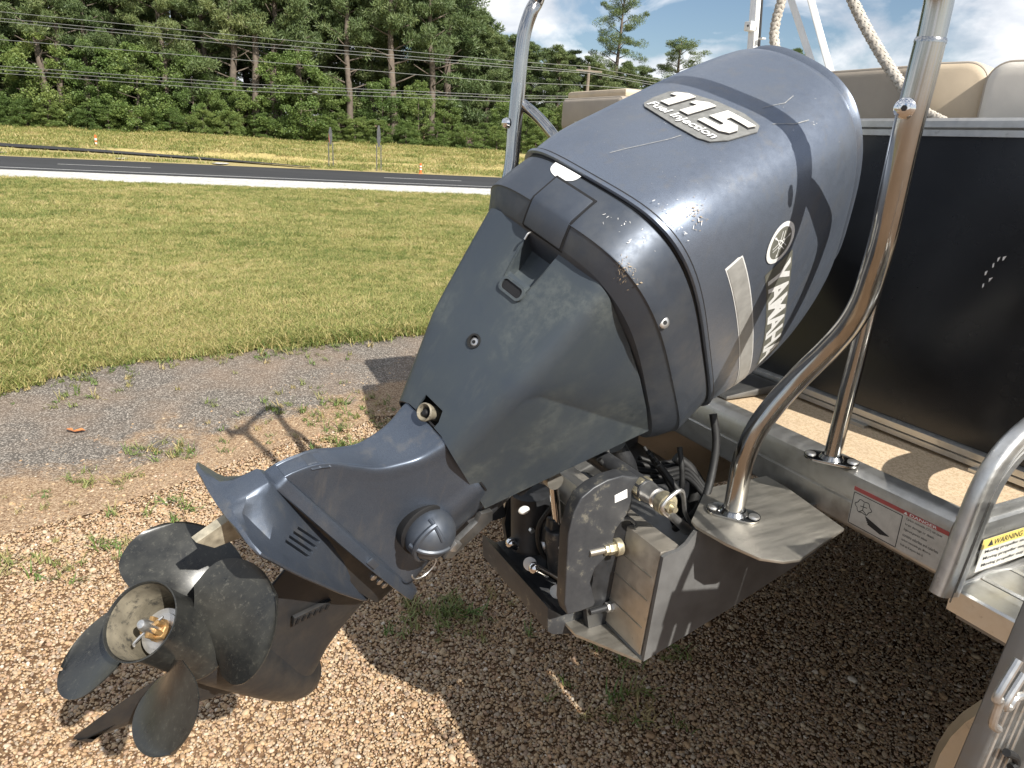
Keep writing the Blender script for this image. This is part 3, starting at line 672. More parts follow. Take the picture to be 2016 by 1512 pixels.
def trunk_mesh(kind, seed):
    r = random.Random(seed); m = MB(); hh = 9.7 if 'pine' in kind else 5
    P = [np.array([r.gauss(0, .05)*(z > 0), r.gauss(0, .05)*(z > 0), z]) for z in np.linspace(0, hh, 9)]
    m.tube(P, [(.21 if 'pine' in kind else .12)*(1-.86*z/hh)+.01 for z in np.linspace(0, hh, 9)], 8, 2)
    nb = 22 if kind == 'open_pine' else 26 if 'pine' in kind else 8
    for i in range(nb):
        h = (4.2+5.6*(i/22)) if kind == 'open_pine' else 2.6+6.6*(i/nb) if 'pine' in kind else 1+3*i/8; a = i*2.399+r.gauss(0, .3); L = 1.5*(1-(h/10.6)**2)*r.uniform(.7, 1.2)
        m.tube([(0, 0, h-.1), (math.cos(a)*L*.5, math.sin(a)*L*.5, h+.08), (math.cos(a)*L, math.sin(a)*L, h+.28)], [.045, .03, .012], 5)
    me = bpy.data.meshes.new('trunk'); me.from_pydata(m.v, [], m.f); me.materials.append(MATS['pine_bark'])
    for p in me.polygons: p.use_smooth = True
    return me
KIT = {}
for kind, cnt in (('pine', 4), ('tall_pine', 3), ('open_pine', 2), ('broad', 4)):
    KIT[kind] = [(crown_mesh(kind, 100+i), trunk_mesh(kind, 200+i)) for i in range(cnt)]
def tree(name, kind, base, hgt, label, group, wide=1.):
    cm, tm = random.choice(KIT[kind]); s = hgt/10 if 'pine' in kind else hgt/6.8
    o = bpy.data.objects.new(name, None); COL.objects.link(o); o.location = base; o.rotation_euler = (random.gauss(0, .02), random.gauss(0, .02), random.random()*6.28); o.scale = (s*wide, s*wide, s)
    tag(o, label, 'tree', group)
    for nm, me in (('trunk', tm), ('crown', cm)):
        c = bpy.data.objects.new(nm, me); COL.objects.link(c); c.parent = o
    return o
def pxtree(px, q, ytop, kind, name, label, group, wide=1., jit=0):
    """a tree standing q metres out, under picture column px, reaching the height seen in the photograph"""
    P = onq((px, 250), q); e = P@RE; b = rd(e, q, -.05)
    top = onq((px, ytop), q); return tree(name, kind, b, max(2, top[2]-b[2]), label, group, wide)
def nth(k): return ('first', 'second', 'third', 'fourth', 'fifth', 'sixth', 'seventh', 'eighth', 'ninth', 'tenth', 'eleventh', 'twelfth', '13th', '14th', '15th', '16th', '17th', '18th', '19th', '20th', '21st', '22nd', '23rd', '24th', '25th', '26th', '27th', '28th', '29th', '30th')[k]
seen = 0
for px in range(-230, 900, 46):       # front row of pines; their tops run out of the frame
    x = px+random.gauss(0, 9)
    if x > 0: lab = 'tall front row pine of the wood, %s from the left edge' % nth(seen); seen += 1
    else: lab = 'tall pine of the wood standing just outside the left edge'
    bare = random.random() < .40
    pxtree(x, random.uniform(57.8, 59.5) if bare else random.uniform(60, 64), random.uniform(-260, -150) if bare else random.uniform(-190, -90), 'tall_pine' if bare else 'pine', 'pine_tree', lab, 'pines of the treeline', .85 if bare else 1.05)
for px in range(-230, 930, 50):
    pxtree(px+random.gauss(0, 12), random.uniform(67, 76), random.uniform(-220, -120), 'pine', 'pine_tree', 'tall pine deeper in the wood, filling gaps behind the front row', 'pines deeper in the wood', 1.0)
prof_ = [(860, -30), (915, 12), (960, 55), (1000, 66), (1045, 80), (1095, 86), (1140, 108), (1180, 122), (1230, 118), (1275, 150), (1320, 150), (1375, 140), (1430, 150), (1490, 140), (1550, 150)]
for i, (px, yt) in enumerate(prof_):
    pxtree(px, random.uniform(63, 68), yt+4, 'pine', 'pine_tree', 'smaller pine, %s of the row dropping right behind the motor' % nth(i), 'pines sloping down behind the boat', 1.25)
    pxtree(px+24, random.uniform(76, 88), yt+14, 'pine', 'pine_tree', 'distant pine glimpsed between the smaller pines behind the motor', 'distant pines behind the boat', 1.35)
pxtree(1198, 72, -25, 'open_pine', 'pine_tree', 'lone tall pine with open airy branches rising above the treeline', None, 1.0)
pxtree(1326, 70, 74, 'open_pine', 'pine_tree', 'round topped pine standing out right of the lone tall pine', None, 1.5)
pxtree(1545, 70, 96, 'pine', 'pine_tree', 'small dark pine top showing between the rope and the white poles', None, 1.2)
seen = 0
for px in range(-210, 1120, 40):
    x = px+random.gauss(0, 10)
    if x > 0: lab = 'bright leafy tree along the wood, %s from the left edge' % nth(seen); seen += 1
    else: lab = 'leafy tree of the wood edge just outside the left edge'
    pxtree(x, random.uniform(57.4, 59.5), 245+.06*px-random.choice((45, 70, 95, 130, 165))-random.uniform(0, 25), 'broad', 'leafy_tree', lab, 'leafy trees at the edge of the wood', random.uniform(.8, 1.2))
for px in range(-200, 1600, 44):
    pxtree(px+random.gauss(0, 12), random.uniform(62, 74), 245+.06*px-random.uniform(60, 120), 'broad', 'leafy_tree', 'leafy tree of the understorey in the shade under the pines', 'understorey trees in the wood', 1.25)
seen = 0
for px in range(-180, 1100, 58):
    x = px+random.gauss(0, 10)
    if x > 0: lab = 'low bush along the bank, %s from the left edge' % nth(seen); seen += 1
    else: lab = 'low bush on the bank just outside the left edge'
    pxtree(x, random.uniform(56.6, 57.4), 245+.06*px-random.uniform(14, 52), 'broad', 'bush', lab, 'bushes along the wood', 1.6)
# ------------------------------------------------------------------ posts, signs, pole and wires
def frame_at(base): return Matrix(((RE[0], RN[0], 0, base[0]), (RE[1], RN[1], 0, base[1]), (0, 0, 1, base[2]), (0, 0, 0, 1)))
for x, y0, y1, lab in ((191, 297, 266, 'orange delineator post with white bands at the left by the slip road'), (828, 343, 322, 'orange delineator post standing right of the two sign posts')):
    b = g(x, y0); h = abs(onq((x, y1), b@RN)[2]-b[2])
    o = empty('delineator_post', frame_at(b), lab, 'road post', 'orange delineator posts beyond the road')
    MB().lathe([(0, .11), (.05, .10), (.06, .055), (h, .05), (h+.01, .03)], (0, 0, 0), (0, 0, 1), 14).build('post_tube', 'orange_plastic', o)
    for f_ in (.42, .68): MB().lathe([(h*f_, .0535), (h*(f_+.12), .0535)], (0, 0, 0), (0, 0, 1), 14).build('white_band', 'decal_white', o)
for x, yb, yt, yp, lab in ((652, 330, 285, 250, 'road sign seen from behind with red edge, the left of the pair'), (746, 338, 290, 246, 'dark road sign seen from behind, right of the red edged sign')):
    b = g(x, yb); qd = b@RN; hp = onq((x, yt), qd)[2]-b[2]; ht = onq((x, yp), qd)[2]-b[2]
    o = empty('road_sign', frame_at(b), lab, 'road sign', 'road signs seen from behind')
    for s_ in (-.10, .10): MB().box((s_, 0, hp*.55), (.045, .03, hp*1.1)).build('post', 'sign_back', o)
    w = .09; zc = (hp+ht)/2; hh = (ht-hp)/2
    V = [(w*math.sin(t), hh*1.05*math.cos(t)) for t in np.linspace(0, 2*math.pi, 8, False)+math.pi/8]
    pl = MB().prism([(x_, -.03, zc+z_) for x_, z_ in V], (0, .012, 0)).build('sign_plate', 'sign_back', o)
    if lab.startswith('road'): MB().prism([(x_*.98, -.036, zc+z_*.98) for x_, z_ in V[4:7]], (0, .005, 0)).build('red_edge', 'red_print', pl)
QP = 56.
pb = onq((1155, 186), QP); pt_ = onq((1159, 130), QP); e_p = pb@RE
o = empty('utility_pole', frame_at(rd(e_p, QP)), 'thin grey wooden utility pole among the trees carrying the wires', 'utility pole')
hP = pt_[2]-float(terr(QP)); MB().tube([(0, 0, 0), (.03, 0, hP)], [.16, .11], 10).build('pole_shaft', 'wood_pole', o)
MB().box((0, -.12, hP-.35), (2.0, .10, .12)).build('crossarm', 'wood_pole', o)
def wire(pts, lab, r=.016):
    P = []
    for i in range(len(pts)-1): P += [pts[i]+(pts[i+1]-pts[i])*t-np.array([0, 0, .5*math.sin(math.pi*t)*0]) for t in np.linspace(0, 1, 12, False)]
    P.append(pts[-1]); o = MB().tube(P, r, 6).build('power_line', 'wire', None); return tag(o, lab, 'power line', 'overhead lines across the trees')
def w_at(x, y): return onq((x, y), QP-2)
LBL = ['topmost wire running from the upper left to the pole head', 'upper of the close pair of wires under the topmost', 'lower of the close pair of wires under the topmost', 'thin lone wire across the middle of the trees', 'upper of the three lowest wires over the trees', 'middle of the three lowest wires over the trees', 'lowest wire crossing in front of the trees']
for k, L_ in enumerate([[(-400, -12), (0, 23), (500, 73), (1000, 120), (1158, 131), (1300, 158), (1700, 240)], [(-400, 0), (0, 36), (500, 84), (1000, 128), (1156, 141), (1300, 165), (1700, 246)], [(-400, 6), (0, 42), (500, 91), (1000, 133), (1156, 144), (1300, 170), (1700, 250)],
        [(-400, 45), (0, 78), (500, 120), (1000, 162), (1156, 168), (1700, 210)], [(-400, 102), (0, 130), (500, 166), (1000, 188), (1156, 190), (1700, 215)], [(-400, 108), (0, 137), (500, 172), (1000, 193), (1156, 194), (1700, 220)], [(-400, 116), (0, 144), (500, 180), (1000, 200), (1156, 201), (1700, 228)]]):
    wire([w_at(*p) for p in L_], LBL[k])
o = MB().sphere(w_at(620, 182), .16, 12, 8, (1.3, 1, .6)).build('wire_spool', 'wire', None); tag(o, 'small pale loop of cable hanging on the lowest wires', 'cable loop')
# ================================================================== OUTBOARD MOTOR  (local axes: aft, starboard, up the shaft)
motor = empty('outboard_motor', ME, 'big dark grey outboard motor tilted up behind the boat, black propeller lowest', 'outboard motor')
SH = .05
# section rows: u at a=.1, slope of u over a, rear a, front a, half width, corner exponent
COWL = np.array([        # last two columns: sideways skew and crown of the section
 [.952, -.10, .402, -.275, .203, 4.2, 0, 0],
 [1.02, -.09, .394, -.297, .210, 4.2, 0, 0],
 [1.10, -.06, .370, -.316, .215, 4.0, .02, .003],
 [1.19, -.03, .343, -.326, .216, 3.9, .05, .010],
 [1.28, .00, .317, -.322, .213, 3.8, .08, .018],
 [1.365, .02, .292, -.302, .206, 3.6, .11, .026],
 [1.425, .03, .272, -.272, .196, 3.4, .13, .030],
 [1.452, .03, .255, -.245, .184, 3.2, .14, .032]])
TRAY = np.array([
 [.9475, -.10, .402, -.272, .203, 3.9, 0, 0],
 [.905, -.10, .404, -.270, .206, 3.8, 0, 0],
 [.868, -.09, .402, -.268, .208, 3.8, 0, 0],
 [.862, -.085, .399, -.262, .205, 3.8, 0, 0],
 [.838, -.06, .381, -.245, .194, 3.8, 0, 0],
 [.822, -.04, .368, -.225, .186, 3.8, 0, 0]])
def srow(T, t):
    i = min(int(t), len(T)-2); f = t-i
    p0, p1, p2, p3 = T[max(i-1, 0)], T[i], T[i+1], T[min(i+2, len(T)-1)]
    return .5*((2*p1)+(-p0+p2)*f+(2*p0-5*p1+4*p2-p3)*f*f+(-p0+3*p1-3*p2+p3)*f**3)
def spt(r, ph, off=0.):
    uc, k, ar, af, w, n, sk, cw = r
    c, s = math.cos(ph), math.sin(ph); ac, ra = (ar+af)/2, (ar-af)/2+off; w = w+off
    a = ac+ra*math.copysign(abs(c)**(2/n), c); y = w*math.copysign(abs(s)**(2/n), s)
    return np.array([a+SH*y*(1 if c > 0 else 0)*abs(c), y, uc+k*(a-.1)-sk*y-cw*(y/w)**2])
PH = []
for q in range(4):           # more points round the corners
    for k in range(24):
        x = k/24; PH.append(q*math.pi/2 + (math.pi/2)*(.5-.5*math.cos(math.pi*x)*(.55+.45*abs(math.cos(math.pi*x)))))
def ring(r, off=0., du=0.): return [spt(r, p, off)+np.array([0, 0, du]) for p in PH]
def rear(s, u, off=0., T=COWL):      # point on the rear face at given s, u
    lo, hi = 0., len(T)-1.001
    for _ in range(40):
        t = (lo+hi)/2; r = srow(T, t); uc, k, ar, af, w, n, sk, cw = r; uc = uc-sk*s-cw*(s/w)**2
        a = (ar+af)/2+(ar-af)/2*max(0, 1-abs(s/w)**n)**(1/n)+SH*s
        if (uc+k*(a-.1) < u) == (T[-1][0] > T[0][0]): lo = t
        else: hi = t
    return np.array([a+off, s, u])
def side(a, u, off=0., T=COWL):      # point on the starboard flank
    lo, hi = 0., len(T)-1.001
    for _ in range(40):
        t = (lo+hi)/2; r = srow(T, t); uc, k, ar, af, w, n, sk, cw = r; uc = uc-sk*w-cw
        if (uc+k*(a-.1) < u) == (T[-1][0] > T[0][0]): lo = t
        else: hi = t
    y = w*max(0, 1-abs((a-(ar+af)/2)/((ar-af)/2))**n)**(1/n)
    return np.array([a, y+off, u])
m = MB(); rs = [ring(srow(COWL, t)) for t in np.linspace(0.18, 7, 60)]
r0 = srow(COWL, 0.0)
lip = [ring(r0, -.012, .002), ring(r0, .0005, -.001), ring(r0, .0038, .001), ring(srow(COWL, .14), .0045), ring(srow(COWL, .18), .001)]
m.loft(lip+rs+[ring(COWL[-1], -.006, .002), ring(COWL[-1], -.02, .0)])
cowl = m.build('cowling', 'paint', motor, smooth=40)
m = MB(); m.loft([ring(srow(COWL, t), .0046-.02*max(0, t-.14)) for t in (.165, .19, .215)]); m.build('lip_line', 'dark_gap', motor)
# top lid, standing in a dark gap
m = MB(); e = COWL[-1].copy()
m.loft([ring(e, -.015, -.02), ring(e, .001, .0075), ring(e, .001, .016), ring(e, -.016, .028), ring(e, -.04, .038), ring(e, -.08, .044), ring(e, -.13, .046)], cap1=True)
m.build('cowling_lid', 'paint', motor, smooth=50)
m = MB(); m.loft([ring(e, -.0035, -.002), ring(e, -.0035, .0085)]); m.build('lid_gap', 'dark_gap', motor)
# seal between the halves
m = MB(); m.loft([ring(srow(TRAY, 0), -.008, -.004), ring(srow(TRAY, 0), -.0035, .001), ring(r0, -.0035, -.001), ring(r0, -.010, .006)]); m.build('seal', 'rubber', motor)
m = MB(); rs = [ring(srow(TRAY, 0), -.014, .002), ring(srow(TRAY, 0), -.003, .0)]+[ring(srow(TRAY, t)) for t in np.linspace(.12, 5, 26)]+[ring(TRAY[-1], -.03, -.006), ring(TRAY[-1], -.08, -.01)]
m.loft(rs, cap1=True); tray = m.build('lower_cowling', 'tray', motor, smooth=30)
# bulging belly of the lower cowling at the front
m = MB(); m.loft([[np.array([-.10, 0, u])+np.array([ra*math.cos(p), w*math.sin(p), -.06*math.cos(p)*0]) for p in np.linspace(0, 2*math.pi, 40, False)] for u, ra, w in ((.835, .135, .165), (.79, .125, .15), (.755, .10, .12), (.745, .06, .07))], cap1=True)
m.build('lower_cowling_belly', 'tray', motor)
# latch on the rear of the lower cowling
LS_ = [(.4045, .890), (.4040, .866), (.4035, .843), (.4005, .837), (.3830, .820), (.3700, .8095)]
prof = [(a+.0042, u) for a, u in LS_]+[(.355, .812), (.355, .888)]
m = MB(); m.prism([(a+.05*-.0, -.041, u) for a, u in prof], (0, .082, 0)); m.build('latch', 'tray', motor, bevel=.0018)
m = MB(); m.prism([(a+.0024, -.0445, u) for a, u in [(.4046, .8945)]+LS_[1:]]+[(.355, -.0445, .812), (.355, -.0445, .893)], (0, .089, 0)); m.build('latch_gap', 'dark_gap', motor)
m = MB(); m.tube([(.366, -.022, .812), (.371, -.022, .802), (.367, -.021, .792)], .0016, 8, 4); m.build('latch_spring', 'silver', motor)
# rear sticker, half under the seam
V = np.array([(-.045+.030*math.cos(t), .918-.024*abs(math.sin(t))**.7) for t in np.linspace(0, math.pi, 20)]); drape('round_sticker', V, [tuple(range(20))], lambda x, y, z: rear(x, y, .0012, TRAY), 'decal_white', motor)
# --- apron: faceted plastic casing, open towards the boat
def pl(P, t):                # point at fraction t of a polyline given as (fraction, point)
    for (t0, p0), (t1, p1) in zip(P[:-1], P[1:]):
        if t <= t1+1e-9: f = (t-t0)/(t1-t0); return np.array(p0)*(1-f)+np.array(p1)*f
    return np.array(P[-1][1])
A_R = [(0, (.362, 0, .818)), (.33, (.312, 0, .712)), (.58, (.277, 0, .632)), (.8, (.240, 0, .560)), (1, (.203, 0, .500))]
A_M = [(0, (.361, .060, .816)), (.33, (.310, .052, .711)), (.58, (.274, .050, .632)), (.8, (.237, .049, .560)), (1, (.200, .045, .498))]
A_E = [(0, (.352, .138, .810)), (.58, (.268, .117, .627)), (1, (.188, .080, .489))]
A_F = [(0, (-.085, .181, .819)), (.58, (-.035, .142, .640)), (1, (-.003, .101, .480))]
APEX, FTOP = np.array([.268, .117, .627]), np.array([-.085, .181, .819])
def apron_rows():
    out = []
    for t in [.0, .08, .16, .24, .33, .42, .50, .58, .66, .75, .84, .92, 1.]:
        R_, M_, E_p, F_p = pl(A_R, t), pl(A_M, t), pl(A_E, t), pl(A_F, t); q = min(1, t/.58)
        K = FTOP*(1-q)+APEX*q
        def sidep(v):
            return E_p*(1-v)+K*v+np.array([.012*(1-v)*v*4*(1-q), .021*(1-q)*4*v*(1-v), 0])
        n1 = E_p+(M_-E_p)*min(1, .026/np.linalg.norm(M_-E_p))
        tgt = sidep(min(1, .03/max(.03, np.linalg.norm(K-E_p)))) if q < .93 else E_p+(F_p-E_p)*.03/np.linalg.norm(F_p-E_p)
        pts = [R_, R_*.5+M_*.5, M_, M_*.6+n1*.4]
        for k in range(9): w = k/8; pts.append(n1*(1-w)**2+E_p*2*w*(1-w)+tgt*w*w)
        if q < .93:
            v0 = min(1, .03/max(.03, np.linalg.norm(K-E_p)))
            for v in (.25, .5, .75): pts.append(sidep(v0+(1-v0)*v))
            pts.append(K+(sidep(.9)-K)*min(1, .006/max(1e-4, np.linalg.norm(sidep(.9)-K)))); pts.append(K)
        else:
            for v in (.0005, .001, .0015, .002, .0025): pts.append(tgt+(F_p-tgt)*v)
        K2 = pts[-1]; L_ = max(1e-4, np.linalg.norm(F_p-K2))
        for v in (min(.2, .006/L_), .35, .7, 1.): pts.append(K2*(1-v)+F_p*v+(np.array([-.0008*v, 0, 0]) if t == 0 else 0))
        out.append([np.array([p[0], -p[1], p[2]]) for p in reversed(pts[1:])]+pts)
    return out
rows = apron_rows(); m = MB()
inner = [[p+np.array([-.005 if abs(p[1]) < .09 else 0, -math.copysign(.005, p[1]) if abs(p[1]) >= .09 else 0, 0]) for p in r] for r in rows]
n = len(rows[0]); k = len(rows); m.v = [tuple(p) for r in rows for p in r]+[tuple(p) for r in inner for p in r]; o_ = n*k
for i in range(k-1):
    for j in range(n-1):
        a0, b0, c0, d0 = i*n+j, i*n+j+1, (i+1)*n+j+1, (i+1)*n+j
        m.f += [(a0, b0, c0, d0), (o_+d0, o_+c0, o_+b0, o_+a0)]
for i in range(k-1):
    m.f += [(i*n, (i+1)*n, o_+(i+1)*n, o_+i*n), (i*n+n-1, o_+i*n+n-1, o_+(i+1)*n+n-1, (i+1)*n+n-1)]
for j in range(n-1):
    m.f += [(j, o_+j, o_+j+1, j+1), ((k-1)*n+j, (k-1)*n+j+1, o_+(k-1)*n+j+1, o_+(k-1)*n+j)]
apron = m.build('casing_apron', 'apron', motor, smooth=32, weld=2e-5)
# scoop under the latch: walls sunk into the apron
sc = MB(); sc.prism([(.39, -.037, .83), (.39, .040, .83), (.39, .026, .722), (.39, -.020, .722)], (-.065, 0, 0)); c1 = sc.build('c', None)
sc = MB(); sc.lathe([(-.03, .0125), (.03, .0125)], (.279, 0, .636), (1, 0, -.45), 24); c2 = sc.build('c', None)
sc = MB(); sc.prism([(.24, -.024, .527), (.24, .022, .527), (.24, .027, .51), (.24, .02, .48), (.24, -.02, .48), (.24, -.027, .51)], (-.09, 0, 0)); c3 = sc.build('c', None)
cut(apron, [c1, c2, c3]); apron.data.set_sharp_from_angle(angle=math.radians(32))
m = MB()        # scoop liner: floor rises to meet the apron at the slot
L0, L1 = [(.318, -.033, .812), (.306, -.029, .775), (.3135, -.0205, .724)], [(.318, .036, .812), (.306, .033, .775), (.3135, .0265, .724)]
tl, tr = [(.360, -.037, .818), (.343, -.031, .775), (.319, -.0205, .7215)], [(.360, .040, .818), (.343, .034, .775), (.319, .0265, .7215)]
m.loft([[*map(np.array, (tl[i], L0[i], L1[i], tr[i]))] for i in range(3)], closed=False)
m.build('latch_scoop', 'apron', motor, smooth=30)
m = MB(); m.box((.33, .002, .813), (.06, .078, .004)); m.build('scoop_roof', 'dark_gap', motor)
# slot with a raised rim
fr = nrm([-.40, 0, -.92]); e1 = np.array([0, 1., 0]); nn = np.cross(e1, fr)
def rrect(c, w, h, r, ex, ey, nseg=6):
    out = []
    for (sx, sy, t0) in ((1, 1, 0), (-1, 1, 90), (-1, -1, 180), (1, -1, 270)):
        for q in range(nseg+1):
            t = math.radians(t0+90*q/nseg); out.append(np.array(c)+ex*(sx*(w/2-r)+r*math.cos(t))+ey*(sy*(h/2-r)+r*math.sin(t)))
    return out
c = np.array([.322, .003, .731]); ex, ey, ez = np.array([0, 1., 0]), nrm([.42, 0, .91]), nrm([.91, 0, -.42])
m = MB(); m.loft([rrect(c-ez*.004, .054, .026, .010, ex, ey), rrect(c+ez*.003, .053, .025, .010, ex, ey), rrect(c+ez*.003, .044, .017, .007, ex, ey), rrect(c-ez*.004, .044, .017, .007, ex, ey)]); m.build('slot_rim', 'apron', motor)
m = MB(); m.loft([rrect(c+ez*.0005, .044, .017, .007, ex, ey), rrect(c-ez*.003, .03, .01, .004, ex, ey)], cap0=True, cap1=True); m.build('slot_opening', 'dark_gap', motor)
# screws
def screw(name, c, ax, r, mat='silver', hexed=True):
    ax = nrm(ax); m = MB(); m.lathe([(-.006, r), (.0, r), (.0015, r*.8), (.002, r*.42)], c, ax, 20); o = m.build(name, mat, motor)
    m = MB(); m.lathe([(0, r*.42), (.0025, r*.40)], np.array(c)+ax*.0002, ax, 6); m.build('socket', 'dark_gap', o); return o
screw('screw', (.2755, 0, .636), (1, 0, -.42), .0085)
m = MB(); m.lathe([(-.02, .0125), (.0008, .0125), (.0008, .0095), (-.004, .0095)], (.2795, 0, .6355), (1, 0, -.42), 24, False, False); m.build('screw_recess', 'rubber', motor)
screw('screw', side(.262, .862, .001, TRAY)+np.array([.004, 0, 0]), (.75, .9, 0), .0095)
# exhaust tell-tale at the foot of the apron
m = MB(); m.lathe([(-.04, .012), (.0, .013), (.006, .0155), (.012, .016), (.014, .014), (.008, .010), (-.01, .009)], (.205, -.002, .510), (.88, 0, -.47), 24, True, True); m.build('exhaust_outlet', 'worn' if 'worn' in MATS else 'hub_in', motor)
m = MB(); m.lathe([(0, .0135), (.02, .004)], (.198, -.002, .513), (.88, 0, -.47), 20); m.build('outlet_hole', 'dark_gap', motor)
# --- drive shaft housing
HS = [  # u, rear a, spine half width, a of widest, widest half width, front a
 (.497, .196, .060, .06, .101, -.105), (.485, .194, .060, .06, .101, -.105), (.45, .196, .052, .05, .096, -.11), (.42, .210, .044, .04, .090, -.12), (.390, .232, .036, .02, .085, -.125),
 (.365, .270, .027, .0, .081, -.13), (.345, .305, .021, -.02, .079, -.135), (.325, .328, .018, -.03, .078, -.14), (.300, .345, .0175, -.04, .078, -.145), (.285, .352, .0175, -.045, .079, -.147)]
def hring(r, nseg=7):
    u, ar, ws, aw, w, af = r
    tap = lambda x: ws+(w-ws)*(x**1.25)
    half = [(ar, 0), (ar-.0005, ws*.62), (ar-.004, ws*.95)]
    for x in (.18, .42, .72): half.append((ar-.006-(ar-.006-aw)*x, tap(x)))
    half += [(aw, w), (aw*.45+af*.55, w*.82), (af+.02, w*.42), (af, 0)]
    P = [(a, y, u) for a, y in half]+[(a, -y, u) for a, y in reversed(half[1:-1])]
    return catclosed(P, nseg)
m = MB(); H2 = [np.array(r) for r in HS]
rr = catmull(H2, 6); m.loft([hring(np.array(rr[0])-np.array([-.004, .02, .01, 0, .02, -.02]))]+[hring(r) for r in rr], cap0=True, cap1=True)
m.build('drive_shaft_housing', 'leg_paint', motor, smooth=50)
m = MB(); m.loft([hring(np.array([.4995+x, .200+d, .0615, .06, .102+d*.6, -.10])) for x, d in ((0, -.006), (0, -.001), (.003, -.001), (.003, -.006))]); m.build('housing_gap', 'dark_gap', motor)
# dark patch on the spine
m = MB(); V = np.array([(-.0195, .318), (.0195, .318), (.0225, .340), (-.0225, .340)])
def spine(x, y, z):
    i = np.interp(y, [r[0] for r in reversed(HS)], range(len(HS)-1, -1, -1)); r = np.array([np.interp(i, range(len(HS)), [h[k] for h in HS]) for k in range(6)])
    return np.array([r[1]+.0012-(.0045 if abs(x) > .015 else 0), x, y])
drape('spine_patch', V, [(0, 1, 2, 3)], spine, 'tray', motor)
# splash plate (flange at the foot of the housing)
def foil(pts, nseg=6):
    P = [(a, s) for a, s in pts]+[(a, -s) for a, s in reversed(pts) if abs(s) > 1e-6]
    return catclosed([(a, s, 0) for a, s in P], nseg)
SP = [(.353, 0), (.352, .0165), (.33, .024), (.22, .053), (.10, .074), (0, .083), (-.08, .083), (-.13, .070), (-.158, .04), (-.168, 0)]
f0 = foil(SP); m = MB()
def fl(sc, u, tip=0): return [np.array([p[0]*1.0, p[1]*sc, u+(tip if p[0] < -.06 else 0)]) for p in f0]
m.loft([fl(.985, .2848), fl(1.02, .283), fl(1.05, .279), fl(1.09, .270), fl(1.10, .2665), fl(1.04, .2645), fl(.7, .2655)], cap0=True, cap1=True)
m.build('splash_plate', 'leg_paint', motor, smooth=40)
m = MB(); m.box((.10, .0815, .2765), (.026, .004, .012), Matrix.Rotation(-.18, 3, 'Z')); m.build('anode_tab', 'tray', motor, bevel=.001)
# water jacket under the splash plate
m = MB(); J = [(.349, 0), (.347, .015), (.30, .023), (.20, .032), (.08, .046), (-.04, .052), (-.12, .038), (-.15, 0)]
fj = foil(J); m.loft([[np.array([p[0], p[1], u]) for p in fj] for u in (.266, .215)]); m.build('gearcase_neck', 'gearcase', motor, smooth=40)
m = MB()
for a in (.005, -.025, -.05): m.lathe([(-.01, .007), (.003, .007), (.0045, .005)], (a, .052, .252), (0, 1, 0), 12)
m.build('neck_bolts', 'silver', motor)
# cavitation plate with sloping top
ST = [(.389, .056, .013, .2105, .206), (.381, .082, .0155, .236, .204), (.370, .096, .016, .266, .204), (.362, .098, .016, .2685, .204), (.34, .098, .0165, .2685, .205), (.30, .097, .0175, .2680, .205), (.24, .094, .022, .266, .206), (.17, .088, .030, .262, .208),
      (.10, .080, .038, .252, .209), (.03, .068, .044, .240, .210), (-.03, .055, .042, .228, .210), (-.08, .038, .030, .218, .209), (-.108, .012, .010, .212, .208)]
m = MB(); rg = []
for a, wp, wt, ut, up in ST:
    wf, uf = (max(wt+.004, wp*.70) if a < .35 else wt+.018+(.035*(.366-a)/.016 if a < .366 else 0)), up+min(.011, (ut-up)*.4)
    h = [(0, ut), (wt*.85, ut), (wt+.0015, ut-.003), (wt*.67+wf*.33, ut*.66+uf*.34), (wt*.33+wf*.67, ut*.33+uf*.67), (wf, uf), (wf*.5+wp*.5, up*.6+uf*.4), (wp, up), (wp+.0008, up-.003), (wp-.002, up-.006), (wp*.5, up-.009), (0, up-.010)]
    rg.append([np.array([a, y, u]) for y, u in h]+[np.array([a, -y, u]) for y, u in reversed(h[1:-1])])
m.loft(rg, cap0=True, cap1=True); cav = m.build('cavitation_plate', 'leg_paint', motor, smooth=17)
cs = []; nv = nrm([0, .62, .78])
for (x0, y0, x1, y1), S_ in (((600, 1037, 643, 1066), .048), ((588, 1046, 634, 1077), .053), ((577, 1055, 624, 1087), .058), ((567, 1064, 614, 1097), .063)):
    p, q = eng((x0, y0), S_), eng((x1, y1), S_); p = p-nv*np.dot(p-q, nv)*.5; d = nrm(q-p); wv = np.cross(nv, d)*.0021
    cs.append(MB().prism([p-wv-nv*.022, p+wv-nv*.022, q+wv-nv*.022, q-wv-nv*.022], nv*.05).build('c', None))
cut(cav, cs)
# trim tab anode
m = MB(); m.prism([(.352, -.008, .196), (.352, .008, .196), (.30, .010, .196), (.30, -.010, .196)], (-.002, 0, -.012))
m.add([(.352, -.0075, .196), (.352, .0075, .196), (.29, .0095, .196), (.29, -.0095, .196), (.366, -.004, .138), (.366, .010, .140), (.33, .011, .146), (.335, -.004, .146)], [(0, 3, 2, 1), (4, 5, 6, 7), (0, 1, 5, 4), (1, 2, 6, 5), (2, 3, 7, 6), (3, 0, 4, 7)])
m.build('trim_tab_anode', 'zinc', motor, bevel=.0015)
